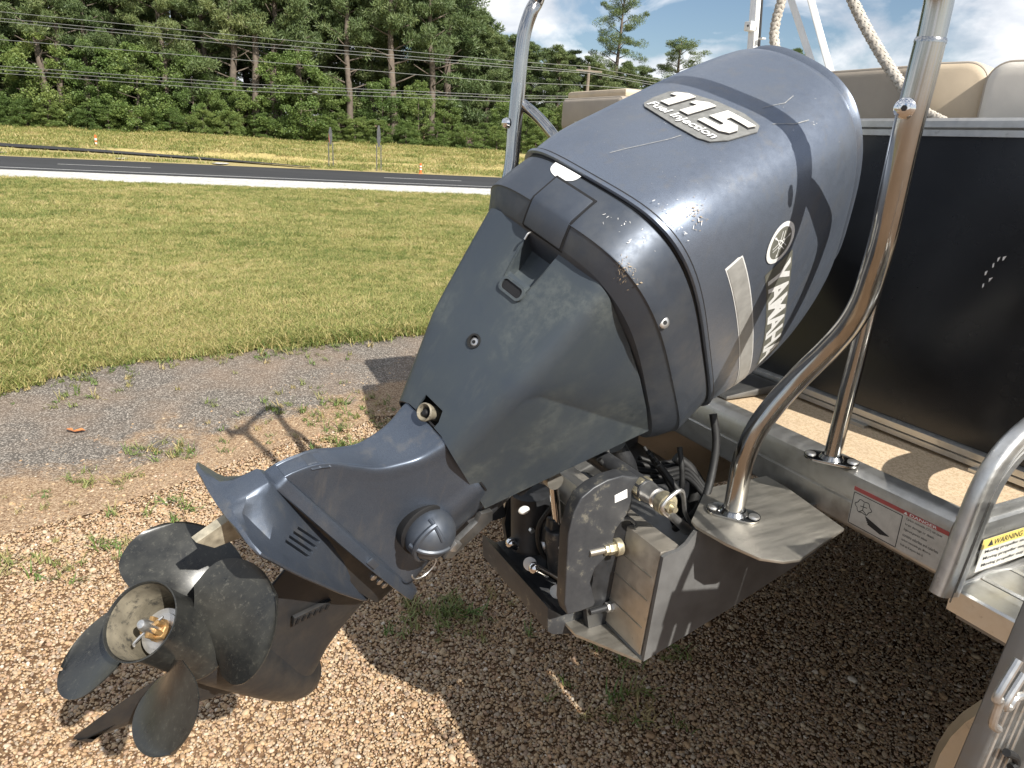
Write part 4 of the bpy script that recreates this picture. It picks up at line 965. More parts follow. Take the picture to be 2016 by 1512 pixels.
# gearcase: strut, torpedo, skeg
m = MB(); rg = []
for u, a0, a1, w in ((.212, .155, -.128, .034), (.16, .140, -.142, .032), (.12, .128, -.155, .031), (.085, .120, -.168, .034), (.06, .118, -.178, .041), (.035, .12, -.188, .05), (.0, .12, -.19, .052)):
    h = [(a1, 0), (a1+.012, w*.45), (a1+.05, w*.9), (a1+.11, w), (a0-.06, w*.72), (a0-.01, w*.2), (a0, 0)]
    rg.append(catclosed([(a, y, u) for a, y in h]+[(a, -y, u) for a, y in reversed(h[1:-1])], 5))
m.loft(rg); m.build('gearcase_strut', 'gearcase', motor, smooth=60)
m = MB(); m.lathe([(-.235, .001), (-.232, .016), (-.222, .031), (-.20, .045), (-.165, .0545), (-.12, .059), (-.06, .0605), (.02, .0605), (.09, .060), (.145, .058), (.152, .055)], (0, 0, 0), (1, 0, 0), 40)
m.build('gearcase_torpedo', 'gearcase', motor, smooth=50)
m = MB(); rg = []
for u, a0, a1, w in ((-.045, .135, -.10, .011), (-.075, .15, -.045, .009), (-.12, .168, .03, .0075), (-.17, .182, .10, .006), (-.205, .188, .145, .0045), (-.212, .185, .16, .003)):
    rg.append([np.array([a, y, u]) for a, y in ((a1, 0), (a1+.02, w), (a0-.04, w), (a0, .001), (a0-.04, -w), (a1+.02, -w))])
m.loft(rg, cap1=True); m.build('skeg', 'gearcase', motor, smooth=30)
m = MB()       # water inlet louvre on the starboard flank
fa, fb = np.array([.006, .0345, .165]), np.array([.052, .0355, .108])
dv = fb-fa; px_ = nrm(np.array([-dv[2], 0, dv[0]]))
m.prism([fa+px_*.011-np.array([0, .006, 0]), fa-px_*.011-np.array([0, .006, 0]), fb-px_*.011-np.array([0, .006, 0]), fb+px_*.011-np.array([0, .006, 0])], (0, .0075, 0)); o = m.build('water_inlet', 'gearcase', motor, bevel=.001)
for q in range(6):
    p = fa+dv*(.10+.16*q); b = MB(); b.box(p+np.array([0, .0022, 0]), (.005, .003, .013), Matrix.Rotation(.66, 3, 'Y')); b.build('inlet_slot', 'dark_gap', o)
# --- propeller
prop = MB().lathe([(.152, .0575), (.156, .0615), (.161, .0615), (.166, .0575), (.19, .0555), (.225, .0535), (.255, .0535), (.285, .0550), (.298, .0575), (.3015, .0578), (.302, .0560), (.298, .0540), (.27, .0505), (.22, .0490), (.195, .0485), (.195, .004)], (0, 0, 0), (1, 0, 0), 56, False, True).build('propeller', 'prop', motor, smooth=50)
MB().lathe([(.2985, .0536), (.27, .0501), (.22, .0486), (.1965, .0481), (.1965, .030)], (0, 0, 0), (1, 0, 0), 56, False, False).build('hub_bore', 'hub_in', prop, smooth=60)
MB().lathe([(.197, .030), (.236, .030), (.238, .0345), (.244, .0355), (.2475, .034), (.2475, .027), (.251, .0265), (.251, .002)], (0, .004, -.002), (1, 0, 0), 40).build('thrust_washer', 'silver', prop)
m = MB(); m.lathe([(.248, .0170), (.262, .0170), (.2645, .015), (.2645, .004)], (0, .004, -.002), (1, 0, 0), 6); m.build('prop_nut', 'brass', prop, bevel=.0015)
m = MB()
for q in range(6):
    t = q*math.pi/3+.3; m.box((.272, .004+.0112*math.cos(t), -.002+.0112*math.sin(t)), (.016, .008, .006), Matrix.Rotation(t, 3, 'X'))
m.build('nut_castle', 'brass', prop, bevel=.001)
MB().lathe([(.26, .009), (.288, .009), (.294, .0085), (.299, .006), (.301, .001)], (0, .004, -.002), (1, 0, 0), 24).build('prop_shaft', 'silver', prop)
MB().tube([(.276, .004, .02), (.277, .004, -.0), (.277, .006, -.030), (.274, .009, -.034)], .0021, 8, 4).build('cotter_pin', 'silver', prop)
def blade_pts(psi0, t, q, side_):
    # t: 0 root .. 1 tip, q: -1 leading .. 1 trailing
    rt, r1 = .050, .174
    r = rt+(r1-rt)*t
    chord = (.42+.58*math.sin(min(1, t*1.25)*math.pi/2)) * math.sqrt(max(0, 1-max(0, (t-.42)/.58)**2.4))
    half = math.radians(47)*chord*(.115/max(r, .075))
    skew = math.radians(-4+14*t*t)
    ps = q*half+skew
    a = .212+.067*ps+.050*(r-rt)+.008*q*q*t
    th = .0042*(1-.75*abs(q)**2)*(1.35-.75*t)+.0007
    ps2 = psi0+ps
    return np.array([a+side_*th, r*math.cos(ps2), r*math.sin(ps2)])
for deg in (140, 53, -36, -125):
    m = MB(); nt_, nq = 26, 18; ts = [math.sin(math.pi/2*i/(nt_-1))**1.15 for i in range(nt_)]; vs = []
    for sd_ in (1, -1):
        for t in ts:
            for j in range(nq): vs.append(blade_pts(math.radians(deg), t*.9997, -1+2*j/(nq-1), sd_))
    fs = []; o_ = nt_*nq
    for i in range(nt_-1):
        for j in range(nq-1):
            a0, b0, c0, d0 = i*nq+j, i*nq+j+1, (i+1)*nq+j+1, (i+1)*nq+j
            fs += [(a0, b0, c0, d0), (o_+d0, o_+c0, o_+b0, o_+a0)]
    for i in range(nt_-1):
        for j in (0, nq-1): fs.append((i*nq+j, (i+1)*nq+j, o_+(i+1)*nq+j, o_+i*nq+j))
    fs += [((nt_-1)*nq+j, (nt_-1)*nq+j+1, o_+(nt_-1)*nq+j+1, o_+(nt_-1)*nq+j) for j in range(nq-1)]
    m.add(vs, fs); m.build('blade', 'prop', prop, smooth=45)
# --- lower mount cover, clip and ring on the housing flank
ball = MB().sphere((.052, .088, .378), .0475, 28, 16, (1, .92, 1)).build('mount_cover', 'tray', motor)
MB().lathe([(-.02, .0525), (.0, .0525), (.002, .049)], (.054, .082, .379), (.25, 1, 0), 32).build('cover_rim', 'dark_gap', ball)
bc_ = np.array([.052, .088, .378])
def onball(t, p, r=.0475): return bc_+r*np.array([math.sin(t)*math.cos(p), .92*math.cos(t), math.sin(t)*math.sin(p)])
MB().tube([onball(t, -.9) for t in np.linspace(-.2, 1.45, 12)], [.0045]*12, 8, 2).build('cover_rib', 'tray', ball)
MB().tube([onball(t, .35) for t in np.linspace(.5, 1.5, 10)], [.0040]*10, 8, 2).build('cover_rib', 'tray', ball)
MB().tube([onball(1.18, p) for p in np.linspace(-2.4, .4, 16)], [.0055]*16, 8, 2).build('cover_lip', 'tray', ball)
MB().lathe([(-.004, .009), (.0015, .009), (.0015, .006)], onball(1.0, -1.9, .046), nrm(onball(1.0, -1.9)-bc_), 14).build('cover_slot', 'dark_gap', ball)
MB().box((.012, .120, .395), (.022, .012, .02), Matrix.Rotation(.3, 3, 'Y')).build('cover_lug', 'silver', ball, bevel=.003)
MB().tube([(.005+.026*math.cos(t), .108, .330+.026*math.sin(t)) for t in np.linspace(.4, 5.2, 24)], .0014, 8).build('wire_ring', 'silver', motor)
m = MB(); m.prism([(-.035, .085, .455), (-.02, .085, .47), (-.045, .085, .49), (-.075, .085, .48), (-.075, .085, .375), (-.055, .085, .365), (-.04, .085, .385)], (0, .012, 0)); m.build('mount_bracket', 'alu_grey', motor, bevel=.002)
# --- engine underside seen below the apron
m = MB(); m.lathe([(-.30, .05), (.32, .05)], (-.15, 0, .66), (0, 0, 1), 20); m.build('steering_column', 'bracket_paint', motor)
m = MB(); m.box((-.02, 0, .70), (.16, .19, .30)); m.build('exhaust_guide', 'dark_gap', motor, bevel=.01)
m = MB(); m.prism([(-.01, .118, .60), (.035, .118, .625), (.03, .118, .655), (-.03, .118, .65), (-.045, .118, .62)], (0, .012, 0)); m.build('motor_mount_lug', 'alu_dull', motor, bevel=.003)
m = MB(); m.prism([(-.06, .135, .715), (-.02, .135, .70), (-.035, .135, .755), (-.075, .135, .75)], (0, .010, 0)); m.build('motor_mount_lug', 'alu', motor, bevel=.003)
# --- lettering and decals on the cowling
def flank(x, y, z): return side(-x, y, .0008+z)
def stern(x, y, z): return rear(x, y, .0012+z)
bp = [(-.092, 1.158), (-.086, 1.192), (-.060, 1.208), (0, 1.219), (.055, 1.220), (.092, 1.212), (.100, 1.196), (.086, 1.140), (.070, 1.116), (.05, 1.110), (0, 1.113), (-.05, 1.120), (-.080, 1.125), (-.090, 1.134)]
V = np.array(bp); badge = drape('badge', V, [tuple(range(len(bp)))], stern, 'badge_grey', motor, .010, .0022)
D1 = [(0, .30), (.06, 1), (1, 1), (.76, 0), (.36, 0), (.53, .70), (.26, .70), (.20, .42)]
D1 = [(.10, 0), (.48, 0), (.78, 1.0), (.46, 1.0), (.06, .78), (.0, .58), (.29, .62)]
D5 = [(0, 0), (.70, 0), (.92, .14), (.98, .42), (.86, .60), (.46, .60), (.50, .77), (1.06, .77), (1.14, 1), (.24, 1), (.08, .40), (.54, .40), (.58, .32), (.54, .22), (.06, .22)]
def digit(poly, x0, y0, w, h, sl=.06):
    P = np.array([(x0+p[0]*w, y0+p[1]*h+sl*(p[0]*w)) for p in poly])
    drape('digit_edge', P+np.array([.0015, -.0028]), [tuple(range(len(poly)))], lambda x, y, z: rear(x, y, .0038+z), 'black_print', badge, .010, .0006)
    drape('digit', P, [tuple(range(len(poly)))], lambda x, y, z: rear(x, y, .0052+z), 'badge_white', badge, .010, .0012)
digit(D1, -.074, 1.1525, .050, .052, -.04); digit(D1, -.030, 1.1510, .050, .054, -.04); digit(D5, .016, 1.1490, .066, .057, -.04)
V, Fs = text2d('Fuel Injection', .25, .022); V = fit2d(V, -.082, .070, 0, 1)
V2 = V.copy(); V2[:, 1] = 1.1265+V[:, 1]*.022-.055*(V[:, 0]+.08)
drape('badge_text_edge', V2+np.array([.001, -.0012]), Fs, lambda x, y, z: rear(x, y, .0038+z), 'black_print', badge, .01)
drape('badge_text', V2, Fs, lambda x, y, z: rear(x, y, .0046+z), 'decal_white', badge, .01)
# name strip on the starboard flank, widest at the logo and narrowing forward
def band(t, v):              # t 0..1 from the logo forward, v 0..1 across
    x = -.168+.345*t
    y0 = 1.094+.022*t+.010*math.sin(math.pi*t); y1 = 1.166+.020*t-.006*t*t
    return x, y0+(y1-y0)*v
def strip(name, t0, t1, v0, v1, mat, off=0.):
    T = np.linspace(t0, t1, 14); P = [band(t, v0) for t in T]+[band(t, v1) for t in reversed(T)]
    return drape(name, np.array(P), [tuple(range(len(P)))], lambda x, y, z: side(-x, y, .0006+off), mat, motor, .012)
ns = strip('name_strip', .03, 1.02, -.02, 1.02, 'decal_olive')
V, Fs = text2d('YAMAHA', .18, .036); V = fit2d(V, 0, 1, 0, 1); V3 = np.array([band(.075+.93*x, .05+.90*y) for x, y in V])
drape('name_lettering', V3, Fs, lambda x, y, z: side(-x, y, .0012), 'decal_white', motor, .012)
LC = (-.205, 1.133)
def disc(name, r0, r1, mat, off):
    n = 40; V = [(LC[0]+r1*math.cos(2*math.pi*i/n), LC[1]+r1*math.sin(2*math.pi*i/n)) for i in range(n)]
    if r0:
        V += [(LC[0]+r0*math.cos(2*math.pi*i/n), LC[1]+r0*math.sin(2*math.pi*i/n)) for i in range(n)]; Fs = [(i, (i+1) % n, n+(i+1) % n, n+i) for i in range(n)]
    else: Fs = [tuple(range(n))]
    return drape(name, np.array(V), Fs, lambda x, y, z: side(-x, y, off), mat, motor, .02)
disc('emblem_ground', 0, .036, 'decal_olive', .0010); disc('emblem_ring', .0295, .038, 'decal_white', .0016)
V, Fs = [], []
def quad(pts):
    k = len(V); V.extend(pts); Fs.append(tuple(range(k, k+len(pts))))
for th in (math.pi/2, math.pi/2+2*math.pi/3, math.pi/2+4*math.pi/3):       # three crossed tuning forks
    ex2, ey2 = np.array([math.cos(th), math.sin(th)]), np.array([-math.sin(th), math.cos(th)])
    Q = lambda a, b: tuple(np.array(LC)+ex2*a+ey2*b)
    quad([Q(.029, 0), Q(.023, .0024), Q(.020, .0009), Q(.012, .0009), Q(.012, -.0009), Q(.020, -.0009), Q(.023, -.0024)])
    for sg in (1, -1):
        quad([Q(.012, sg*.0008), Q(.007, sg*.0042), Q(-.022, sg*.0042), Q(-.022, sg*.0026), Q(.006, sg*.0026), Q(.011, -sg*.0006)])
drape('emblem_forks', np.array(V), Fs, lambda x, y, z: side(-x, y, .0016), 'decal_white', motor, .02)
def sbp(t, v):
    x = -.262+.47*t; yc = 1.020+.055*t+.010*math.sin(math.pi*t); return x, yc+(v-.5)*(.040-.004*t)
for v0, v1, mt in ((0, 1, 'decal_white'), (.06, .94, 'decal_grey')):
    T = np.linspace(0, 1, 20); P = [sbp(t+(.012 if v0 else 0), v0) for t in T]+[sbp(t+.02*0+(.012 if v0 else 0)+.06*(1-t)*0, v1) for t in reversed(T)]
    drape('side_stripe' if not v0 else 'stripe_fill', np.array(P), [tuple(range(len(P)))], lambda x, y, z, o=(.0006 if not v0 else .0012): side(-x, y, o), mt, motor, .012)
# chipped paint along the seam
def chips(name, spots, fn, mat):
    V, Fs = [], []
    for x, y, r in spots:
        k = len(V); n_ = random.randint(6, 9); rt = random.choice((.9, 1.2, 2.2))+random.gauss(0, .25); el = random.uniform(.14, .5)
        for i in range(n_):
            t = 2*math.pi*i/n_; q = r*random.uniform(.45, 1.15); dx, dy = q*math.cos(t)*1.3, q*math.sin(t)*el; V.append((x+dx*math.cos(rt)-dy*math.sin(rt), y+dx*math.sin(rt)+dy*math.cos(rt)))
        Fs.append(tuple(range(k, k+n_)))
    return drape(name, np.array(V), Fs, fn, mat, motor, .02)
sp = [(random.gauss(.150, .02), random.gauss(.947, .004), random.uniform(.0007, .0024)) for _ in range(30)]+[(random.uniform(.10, .17), random.uniform(.96, .985), random.uniform(.001, .003)) for _ in range(5)]
chips('chipped_paint', [q for q in sp if abs(q[0]) < .185], lambda x, y, z: rear(x, y, .0052 if y < .962 else .0012), 'chip_white')
sp = [(random.uniform(.07, .165), random.uniform(.868, .903), random.uniform(.0008, .003)) for _ in range(16)]
chips('chipped_paint', sp, lambda x, y, z: rear(x, y, .0009, TRAY), 'chip_white')
sp = [(random.gauss(.158, .008), random.gauss(.985, .008), random.uniform(.0006, .0022)) for _ in range(60)]
chips('rusty_scuff', sp, lambda x, y, z: rear(x, y, .0012), 'chip_rust')
sp = [(random.gauss(.150, .008), random.gauss(.842, .007), random.uniform(.0006, .002)) for _ in range(60)]
chips('rusty_scuff', sp, lambda x, y, z: rear(x, y, .0010, TRAY), 'chip_rust')
sp = [(random.uniform(.02, .17), random.uniform(1.25, 1.36), random.uniform(.0006, .0016)) for _ in range(10)]+[(random.uniform(-.16, .17), random.uniform(.97, 1.12), random.uniform(.0004, .0010)) for _ in range(30)]
chips('chipped_paint', sp, lambda x, y, z: rear(x, y, .0010), 'chip_white')
V, Fs = [], []
for pts in ([(-.02, .985), (.0, 1.03), (.02, 1.08), (.025, 1.10)], [(.10, 1.235), (.12, 1.27), (.125, 1.30)], [(.06, 1.26), (.075, 1.30), (.07, 1.33)]):
    k = len(V); w = .0007
    for x, y in pts: V += [(x-w, y), (x+w, y)]
    Fs += [(k+2*i, k+2*i+1, k+2*i+3, k+2*i+2) for i in range(len(pts)-1)]
drape('long_scratch', np.array(V), Fs, lambda x, y, z: rear(x, y, .0010), 'scratch', motor, .02)
# --- clamp bracket (stays with the boat while the motor steers): built in the boat's axes
MI = ME.inverted()
def bpart(m, name, mat, parent=None, **k):
    o = m.build(name, mat, None, **k); o.parent = motor if parent is None else parent
    if parent is None: o.matrix_basis = MI@MBt
    return o
z6 = lambda x, y: (980+x/3.688, 900+y/3.688)
def poly_on(pts, S, conv=z6): return [f2(onS(conv(*p), S)) for p in pts]
ARM = [(500, 1140), (478, 1060), (490, 850), (505, 560), (545, 400), (600, 290), (690, 215), (790, 160), (900, 128), (1010, 140), (1062, 165), (1000, 190), (968, 240), (965, 370), (925, 420), (850, 520), (830, 600), (845, 650), (700, 800), (665, 905), (700, 1050), (690, 1075), (600, 1110)]
PLATE = [(640, 1090), (690, 900), (700, 700), (800, 560), (890, 520), (900, 600), (935, 700), (940, 1220), (880, 1270), (760, 1330), (700, 1350), (660, 1260)]
arm = poly_on(ARM, .212); plate = poly_on(PLATE, .196)
def onl(x, y, S): return np.array(f2(onS(z6(x, y), S)))
Sx = np.array([0, -1., 0])
def shiftS(poly, d): return [(p[0], p[1]-d, p[2]) for p in poly]
def mirror(poly, S0): return [(p[0], -p[1], p[2]) for p in poly]
cb = bpart(MB().prism(shiftS(arm, -.030), (0, -.034, 0)), 'clamp_bracket', 'bracket_paint', bevel=.015, bseg=5)
bpart(MB().prism(shiftS(plate, -.018), (0, -.018, 0)), 'clamp_foot', 'black_plastic', cb, bevel=.004)
bpart(MB().prism([onl(885, 640, .20), onl(918, 640, .20), onl(942, 800, .20), onl(945, 1215, .20), onl(890, 1255, .20), onl(878, 1200, .20), onl(885, 800, .20)], (0, .02, 0)), 'foot_rib', 'black_plastic', cb, bevel=.004)
cb2 = bpart(MB().prism(mirror(shiftS(arm, -.030), 0), (0, .034, 0)), 'clamp_bracket', 'bracket_paint', bevel=.015, bseg=5)
bpart(MB().prism(mirror(shiftS(plate, -.018), 0), (0, .018, 0)), 'clamp_foot', 'black_plastic', cb2, bevel=.004)
lab = MB().prism([onl(838, 265, .215), onl(945, 207, .215), onl(948, 298, .215), onl(842, 345, .215)], Sx*.0008); bpart(lab, 'bracket_label', 'black_print', cb)
lab = MB().prism([onl(848, 278, .2162), onl(938, 232, .2162), onl(940, 292, .2162), onl(850, 332, .2162)], Sx*.0006); bpart(lab, 'label_print', 'decal_white', cb)
Fx = np.array([-1., 0, 0])
def bolt(p, r, ln, mat, nm='bolt'):
    m = MB(); m.lathe([(-.012, r*1.7), (.002, r*1.7), (.003, r*1.2)], p, Fx, 24); m.lathe([(.003, r*1.25), (.017, r*1.25)], p, Fx, 6); m.lathe([(.0175, r*1.15), (.026, r*1.1)], p, Fx, 6); o = bpart(m, nm, mat, cb, bevel=.0008)
    m = MB(); m.lathe([(.012, r*.66), (ln, r*.66)], p, Fx, 16); bpart(m, nm+'_thread', 'alu_dull' if mat != 'silver' else 'black_plastic', cb)
bolt(onl(850, 655, .216), .0105, .060, 'gold_zinc'); bolt(onl(862, 1072, .206), .0095, .066, 'silver')
# rounded pocket where the arm clears the transom
m = MB(); m.lathe([(-.02, .034), (.0015, .034), (.0035, .031), (.0035, .0275), (-.004, .026)], onl(905, 545, .210), Sx, 32, True, False); bpart(m, 'bracket_boss', 'bracket_paint', cb)
m = MB(); m.lathe([(-.006, .0262), (-.002, .0262)], onl(905, 545, .210), Sx, 32); bpart(m, 'boss_recess', 'dark_gap', cb)
MB_ = MB(); MB_.lathe([(0, .014), (.004, .014), (.004, .008), (.001, .007)], onl(735, 1300, .198), Sx, 20); bpart(MB_, 'bracket_hole', 'dark_gap', cb)
# tilt tube through both brackets with nut and steering rod
tc_ = onl(1040, 215, .212); tt = np.array([tc_[0], 0, tc_[2]])
bpart(MB().lathe([(-.23, .022), (.23, .022)], tt, Sx, 24), 'tilt_tube', 'bracket_paint')
m = MB(); m.lathe([(.210, .025), (.228, .025)], tt, Sx, 6); tn = bpart(m, 'tilt_nut', 'gold_zinc', bevel=.002)
bpart(MB().lathe([(.228, .019), (.240, .021), (.249, .018), (.256, .020), (.264, .020), (.266, .016), (.290, .016)], tt, Sx, 24), 'steering_tube_end', 'silver', tn)
e_ = tt+Sx*.284; m = MB(); m.lathe([(-.006, .022), (.012, .022)], e_, Sx, 24); m.lathe([(.012, .012), (.024, .012)], e_, Sx, 6); m.lathe([(.024, .006), (.034, .006)], e_, Sx, 12); bpart(m, 'link_nut', 'gold_zinc', tn)
q1, q2 = onl(1370, 520, .24), onl(1410, 500, .24)
bpart(MB().tube([e_+np.array([0, 0, -.012]), e_*.45+q1*.55+np.array([0, 0, -.006]), q1], [.0085, .0085, .011], 14, 5), 'steering_link', 'silver', tn)
bpart(MB().tube([q2, e_*.3+q2*.7+np.array([0, 0, .016]), e_+np.array([.03, -.012, .024]), e_+np.array([.0, -.016, .020]), e_+np.array([-.016, -.015, .0]), e_+np.array([0, -.015, -.020])], .0042, 10, 6), 'link_hook', 'silver', tn)
# swivel bracket, tilt ram, trim rams, pump
swb = bpart(MB().prism([onl(560, 330, .0), onl(760, 200, .0), onl(900, 260, .0), onl(860, 520, .0), onl(620, 760, .0), onl(480, 700, .0)], (0, .09, 0)), 'swivel_bracket', 'bracket_paint', bevel=.012)
r0_, r1_ = onl(398, 160, .06), onl(440, 560, .06)
bpart(MB().tube([r0_, r1_], .0105, 18), 'tilt_ram', 'chrome', swb)
dv = nrm(r1_-r0_); bpart(MB().lathe([(-.05, .027), (-.044, .031), (.10, .031), (.11, .024)], r1_+dv*.03, dv, 24), 'ram_cylinder', 'bracket_paint', swb)
bpart(MB().lathe([(-.012, .019), (.012, .019)], r0_, Sx, 20), 'ram_eye', 'alu_dull', swb)
p0, p1 = onl(155, 410, -.06), onl(260, 560, -.06); ax_ = nrm((onl(240, 600, -.06)-onl(240, 250, -.06)))
pc = onl(240, 450, -.055)
bpart(MB().lathe([(-.075, .03), (-.07, .046), (.05, .046), (.056, .05), (.066, .05), (.07, .04)], pc, ax_, 28), 'tilt_pump', 'black_plastic', swb)
bpart(MB().sphere(onl(190, 385, -.0), .014, 14, 8, (1, .5, .7)), 'pump_cap', 'white_plastic', swb); bpart(MB().lathe([(0, .006), (.008, .006)], onl(240, 525, -.0), Sx, 6), 'pump_bolt', 'silver', swb)
for (x0, y0, x1, y1, S_) in ((95, 622, 300, 740, -.045), (265, 805, 480, 920, .085)):
    A, B_ = onl(x0, y0, S_), onl(x1, y1, S_)
    bpart(MB().tube([A, B_], .0105, 18), 'trim_ram', 'chrome', swb); bpart(MB().sphere(A, .0125, 16, 10), 'ram_tip', 'chrome', swb)
    bpart(MB().lathe([(0, .02), (.05, .02)], B_, nrm(B_-A), 20), 'trim_cylinder', 'bracket_paint', swb)
for (x, y, S_) in ((235, 775, .06), (430, 975, .12)):
    bpart(MB().lathe([(-.004, .014), (.002, .015), (.004, .012)], onl(x, y, S_), nrm([-.6, -.6, .3]), 20), 'ram_bush', 'white_plastic', swb)
bpart(MB().prism([onl(362, 1090, .16), onl(470, 1150, .16), onl(640, 1105, .16), onl(625, 1280, .16), onl(400, 1290, .16), onl(362, 1270, .16)], (0, .32, 0)), 'bracket_anode', 'bracket_paint', cb, bevel=.003)
bpart(MB().prism([onl(380, 500, .02), onl(560, 500, .02), onl(560, 1000, .02), onl(420, 1080, .02), onl(330, 900, .02)], (0, .10, 0)), 'trim_housing', 'bracket_paint', swb, bevel=.01)
# hoses from the belly of the motor into the pod
def hose(pts, r, mat='rubber', nm='hose'): bpart(MB().tube([f2(onS(p, S)) for (*p, S) in pts], r, 12, 8), nm, mat)
hose([(1404, 815, .16), (1410, 870, .18), (1402, 930, .2), (1388, 980, .22), (1365, 1012, .2), (1330, 1040, .12)], .0085)
hose([(1338, 880, .12), (1343, 930, .14), (1340, 975, .14), (1325, 1020, .1)], .006)
hose([(1330, 900, .02), (1360, 925, .04), (1368, 965, .06), (1352, 1010, .06), (1325, 1030, .04)], .013)
for k in range(5): hose([(1255-4*k, 900+12*k, -.06+.02*k), (1300, 912+9*k, -.03+.02*k), (1350, 908+8*k, .02*k), (1385, 950+6*k, .02*k+.05)], .0055+.001*(k % 3))
hose([(1215, 880, .05), (1235, 915, .06), (1240, 945, .06)], .020, 'black_plastic', 'sleeve')
for k in range(6): hose([(1268+6*k, 880+7*k, .03*k-.04), (1296+9*k, 925+10*k, .03*k), (1322+6*k, 968+6*k, .03*k+.02), (1318+8*k, 1015+3*k, .03*k+.03)], .0045+.0012*(k % 3))
hose([(1180, 905, .10), (1205, 940, .11), (1200, 985, .10), (1160, 1010, .08)], .006)
hose([(1085, 1000, .05), (1060, 1040, .04), (1068, 1090, .04), (1110, 1120, .05)], .0055)
hose([(1130, 985, .08), (1118, 1030, .09), (1128, 1085, .08)], .005)
for (x, y, S_) in ((520, 600, .10), (470, 660, .10), (560, 720, .09), (330, 640, .03)): bpart(MB().lathe([(-.004, .009), (.004, .009), (.005, .006)], onl(x, y, S_), nrm([-.5, -.8, .3]), 6), 'pump_bolt', 'silver', swb)
bpart(MB().prism([onl(400, 470, .07), (onl(500, 470, .07)), onl(520, 640, .07), onl(440, 700, .07), onl(380, 640, .07)], (0, .03, 0)), 'ram_clevis', 'bracket_paint', swb, bevel=.006)
# ================================================================== PONTOON BOAT
boat = empty('pontoon_boat', MBt, 'pontoon boat stern with black fence panel, beige deck and bare aluminium swim step', 'boat')
def Bq(F, S, B): return np.array([F, -S, B])
def bprism_F(poly, S0, S1): return MB().prism([Bq(F, S0, B) for F, B in poly], (0, -(S1-S0), 0))   # profile in F,B swept along S
# --- motor pod
t = .006
pod = bprism_F([(-.004, -.20), (.046, -.20), (.046, -.21), (.02, -.43), (-.024, -.425)], -.315, .315).build('motor_pod', 'transom_alu', boat, bevel=.002)
for k, (z0, z1) in enumerate(((-.262, -.258), (-.312, -.308), (-.372, -.368))):
    zc = (z0+z1)/2; MB().box(Bq(-.0045+(zc+.2)*.087, 0, zc), (.003, .61, .0022)).build('transom_seam', 'alu_dull', pod)
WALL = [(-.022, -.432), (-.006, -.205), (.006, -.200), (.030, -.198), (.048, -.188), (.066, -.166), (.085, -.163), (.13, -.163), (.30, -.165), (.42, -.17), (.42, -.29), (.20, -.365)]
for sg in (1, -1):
    S0 = .318*sg; w = bprism_F(WALL, S0, S0+.008*sg).build('pod_side_wall', 'alu_shaded', boat)
bprism_F([(-.024, -.434), (.42, -.296), (.42, -.288), (-.02, -.426)], -.32, .32).build('pod_floor', 'alu_grey', boat)
MB().prism([Bq(-.024, -.17, -.432), Bq(-.024, .322, -.432), Bq(-.10, .20, -.432), Bq(-.10, .0, -.432)], (0, 0, -.006)).build('pod_skirt', 'alu_dull', boat)
# plates carrying the tow bar
PLT = [(.068, .322), (.078, .395), (.098, .455), (.13, .480), (.162, .486), (.335, .438), (.370, .262), (.372, .20), (.20, .20), (.075, .30)]
for sg in (1, -1):
    MB().prism([Bq(F, S*sg, -.156) for F, S in PLT], (0, 0, -.006)).build('tow_bar_plate', 'alu_dull', boat, bevel=.001)
# --- deck edge extrusion, deck, riser, swim step
TR = [(.395, -.182), (.391, -.176), (.389, -.128), (.393, -.125), (.393, -.121), (.389, -.118), (.388, -.085), (.392, -.072), (.402, -.064), (.415, -.0615), (.440, -.0615), (.440, -.18)]
trim = bprism_F(TR, -1.28, .60).build('deck_trim', 'alu', boat, smooth=30)
MB().box(Bq(1.95, -.34, -.075), (3.02, 1.88, .018)).build('deck_board', 'carpet', boat)
MB().box(Bq(3.95, 0, -.13), (6.6, 2.56, .09)).build('deck_frame', 'black_plastic', boat)
MB().box(Bq(2.6, .94, -.075), (3.3, .68, .018)).build('deck_board', 'carpet', boat)
RI = [(.596, -.205), (.604, -.205), (.604, -.175), (.610, -.172), (.610, -.150), (.604, -.147), (.604, -.118), (.611, -.115), (.611, -.085), (.604, -.082), (.603, -.064), (.596, -.062)]
MB().prism([Bq(.40, S, B) for S, B in RI], (.62, 0, 0)).build('step_riser', 'alu_bright', boat, smooth=30)
MB().box(Bq(1.02, .93, -.13), (.008, .66, .15)).build('step_riser', 'alu_bright', boat)
for k in range(7):
    F0 = .417+.085*k
    p = bprism_F([(F0, -.246 if k == 0 else -.215), (F0, -.203), (F0+.004, -.199), (F0+.073, -.199), (F0+.077, -.203), (F0+.077, -.215), (F0+.02, -.246 if k == 0 else -.215)], .612, 1.27).build('step_plank', 'alu_bright', boat, smooth=30)
m = MB(); m.tube([Bq(.42+.05*i, .613+.003*math.sin(i*2.1), -.198+.002*math.sin(i*3.7)) for i in range(12)], [.006+.0022*math.sin(i*5.3) for i in range(12)], 8, 4); m.build('weld_bead', 'alu_bright', boat)
MB().box(Bq(.72, .93, -.236), (.60, .60, .035)).build('step_frame', 'alu_grey', boat)
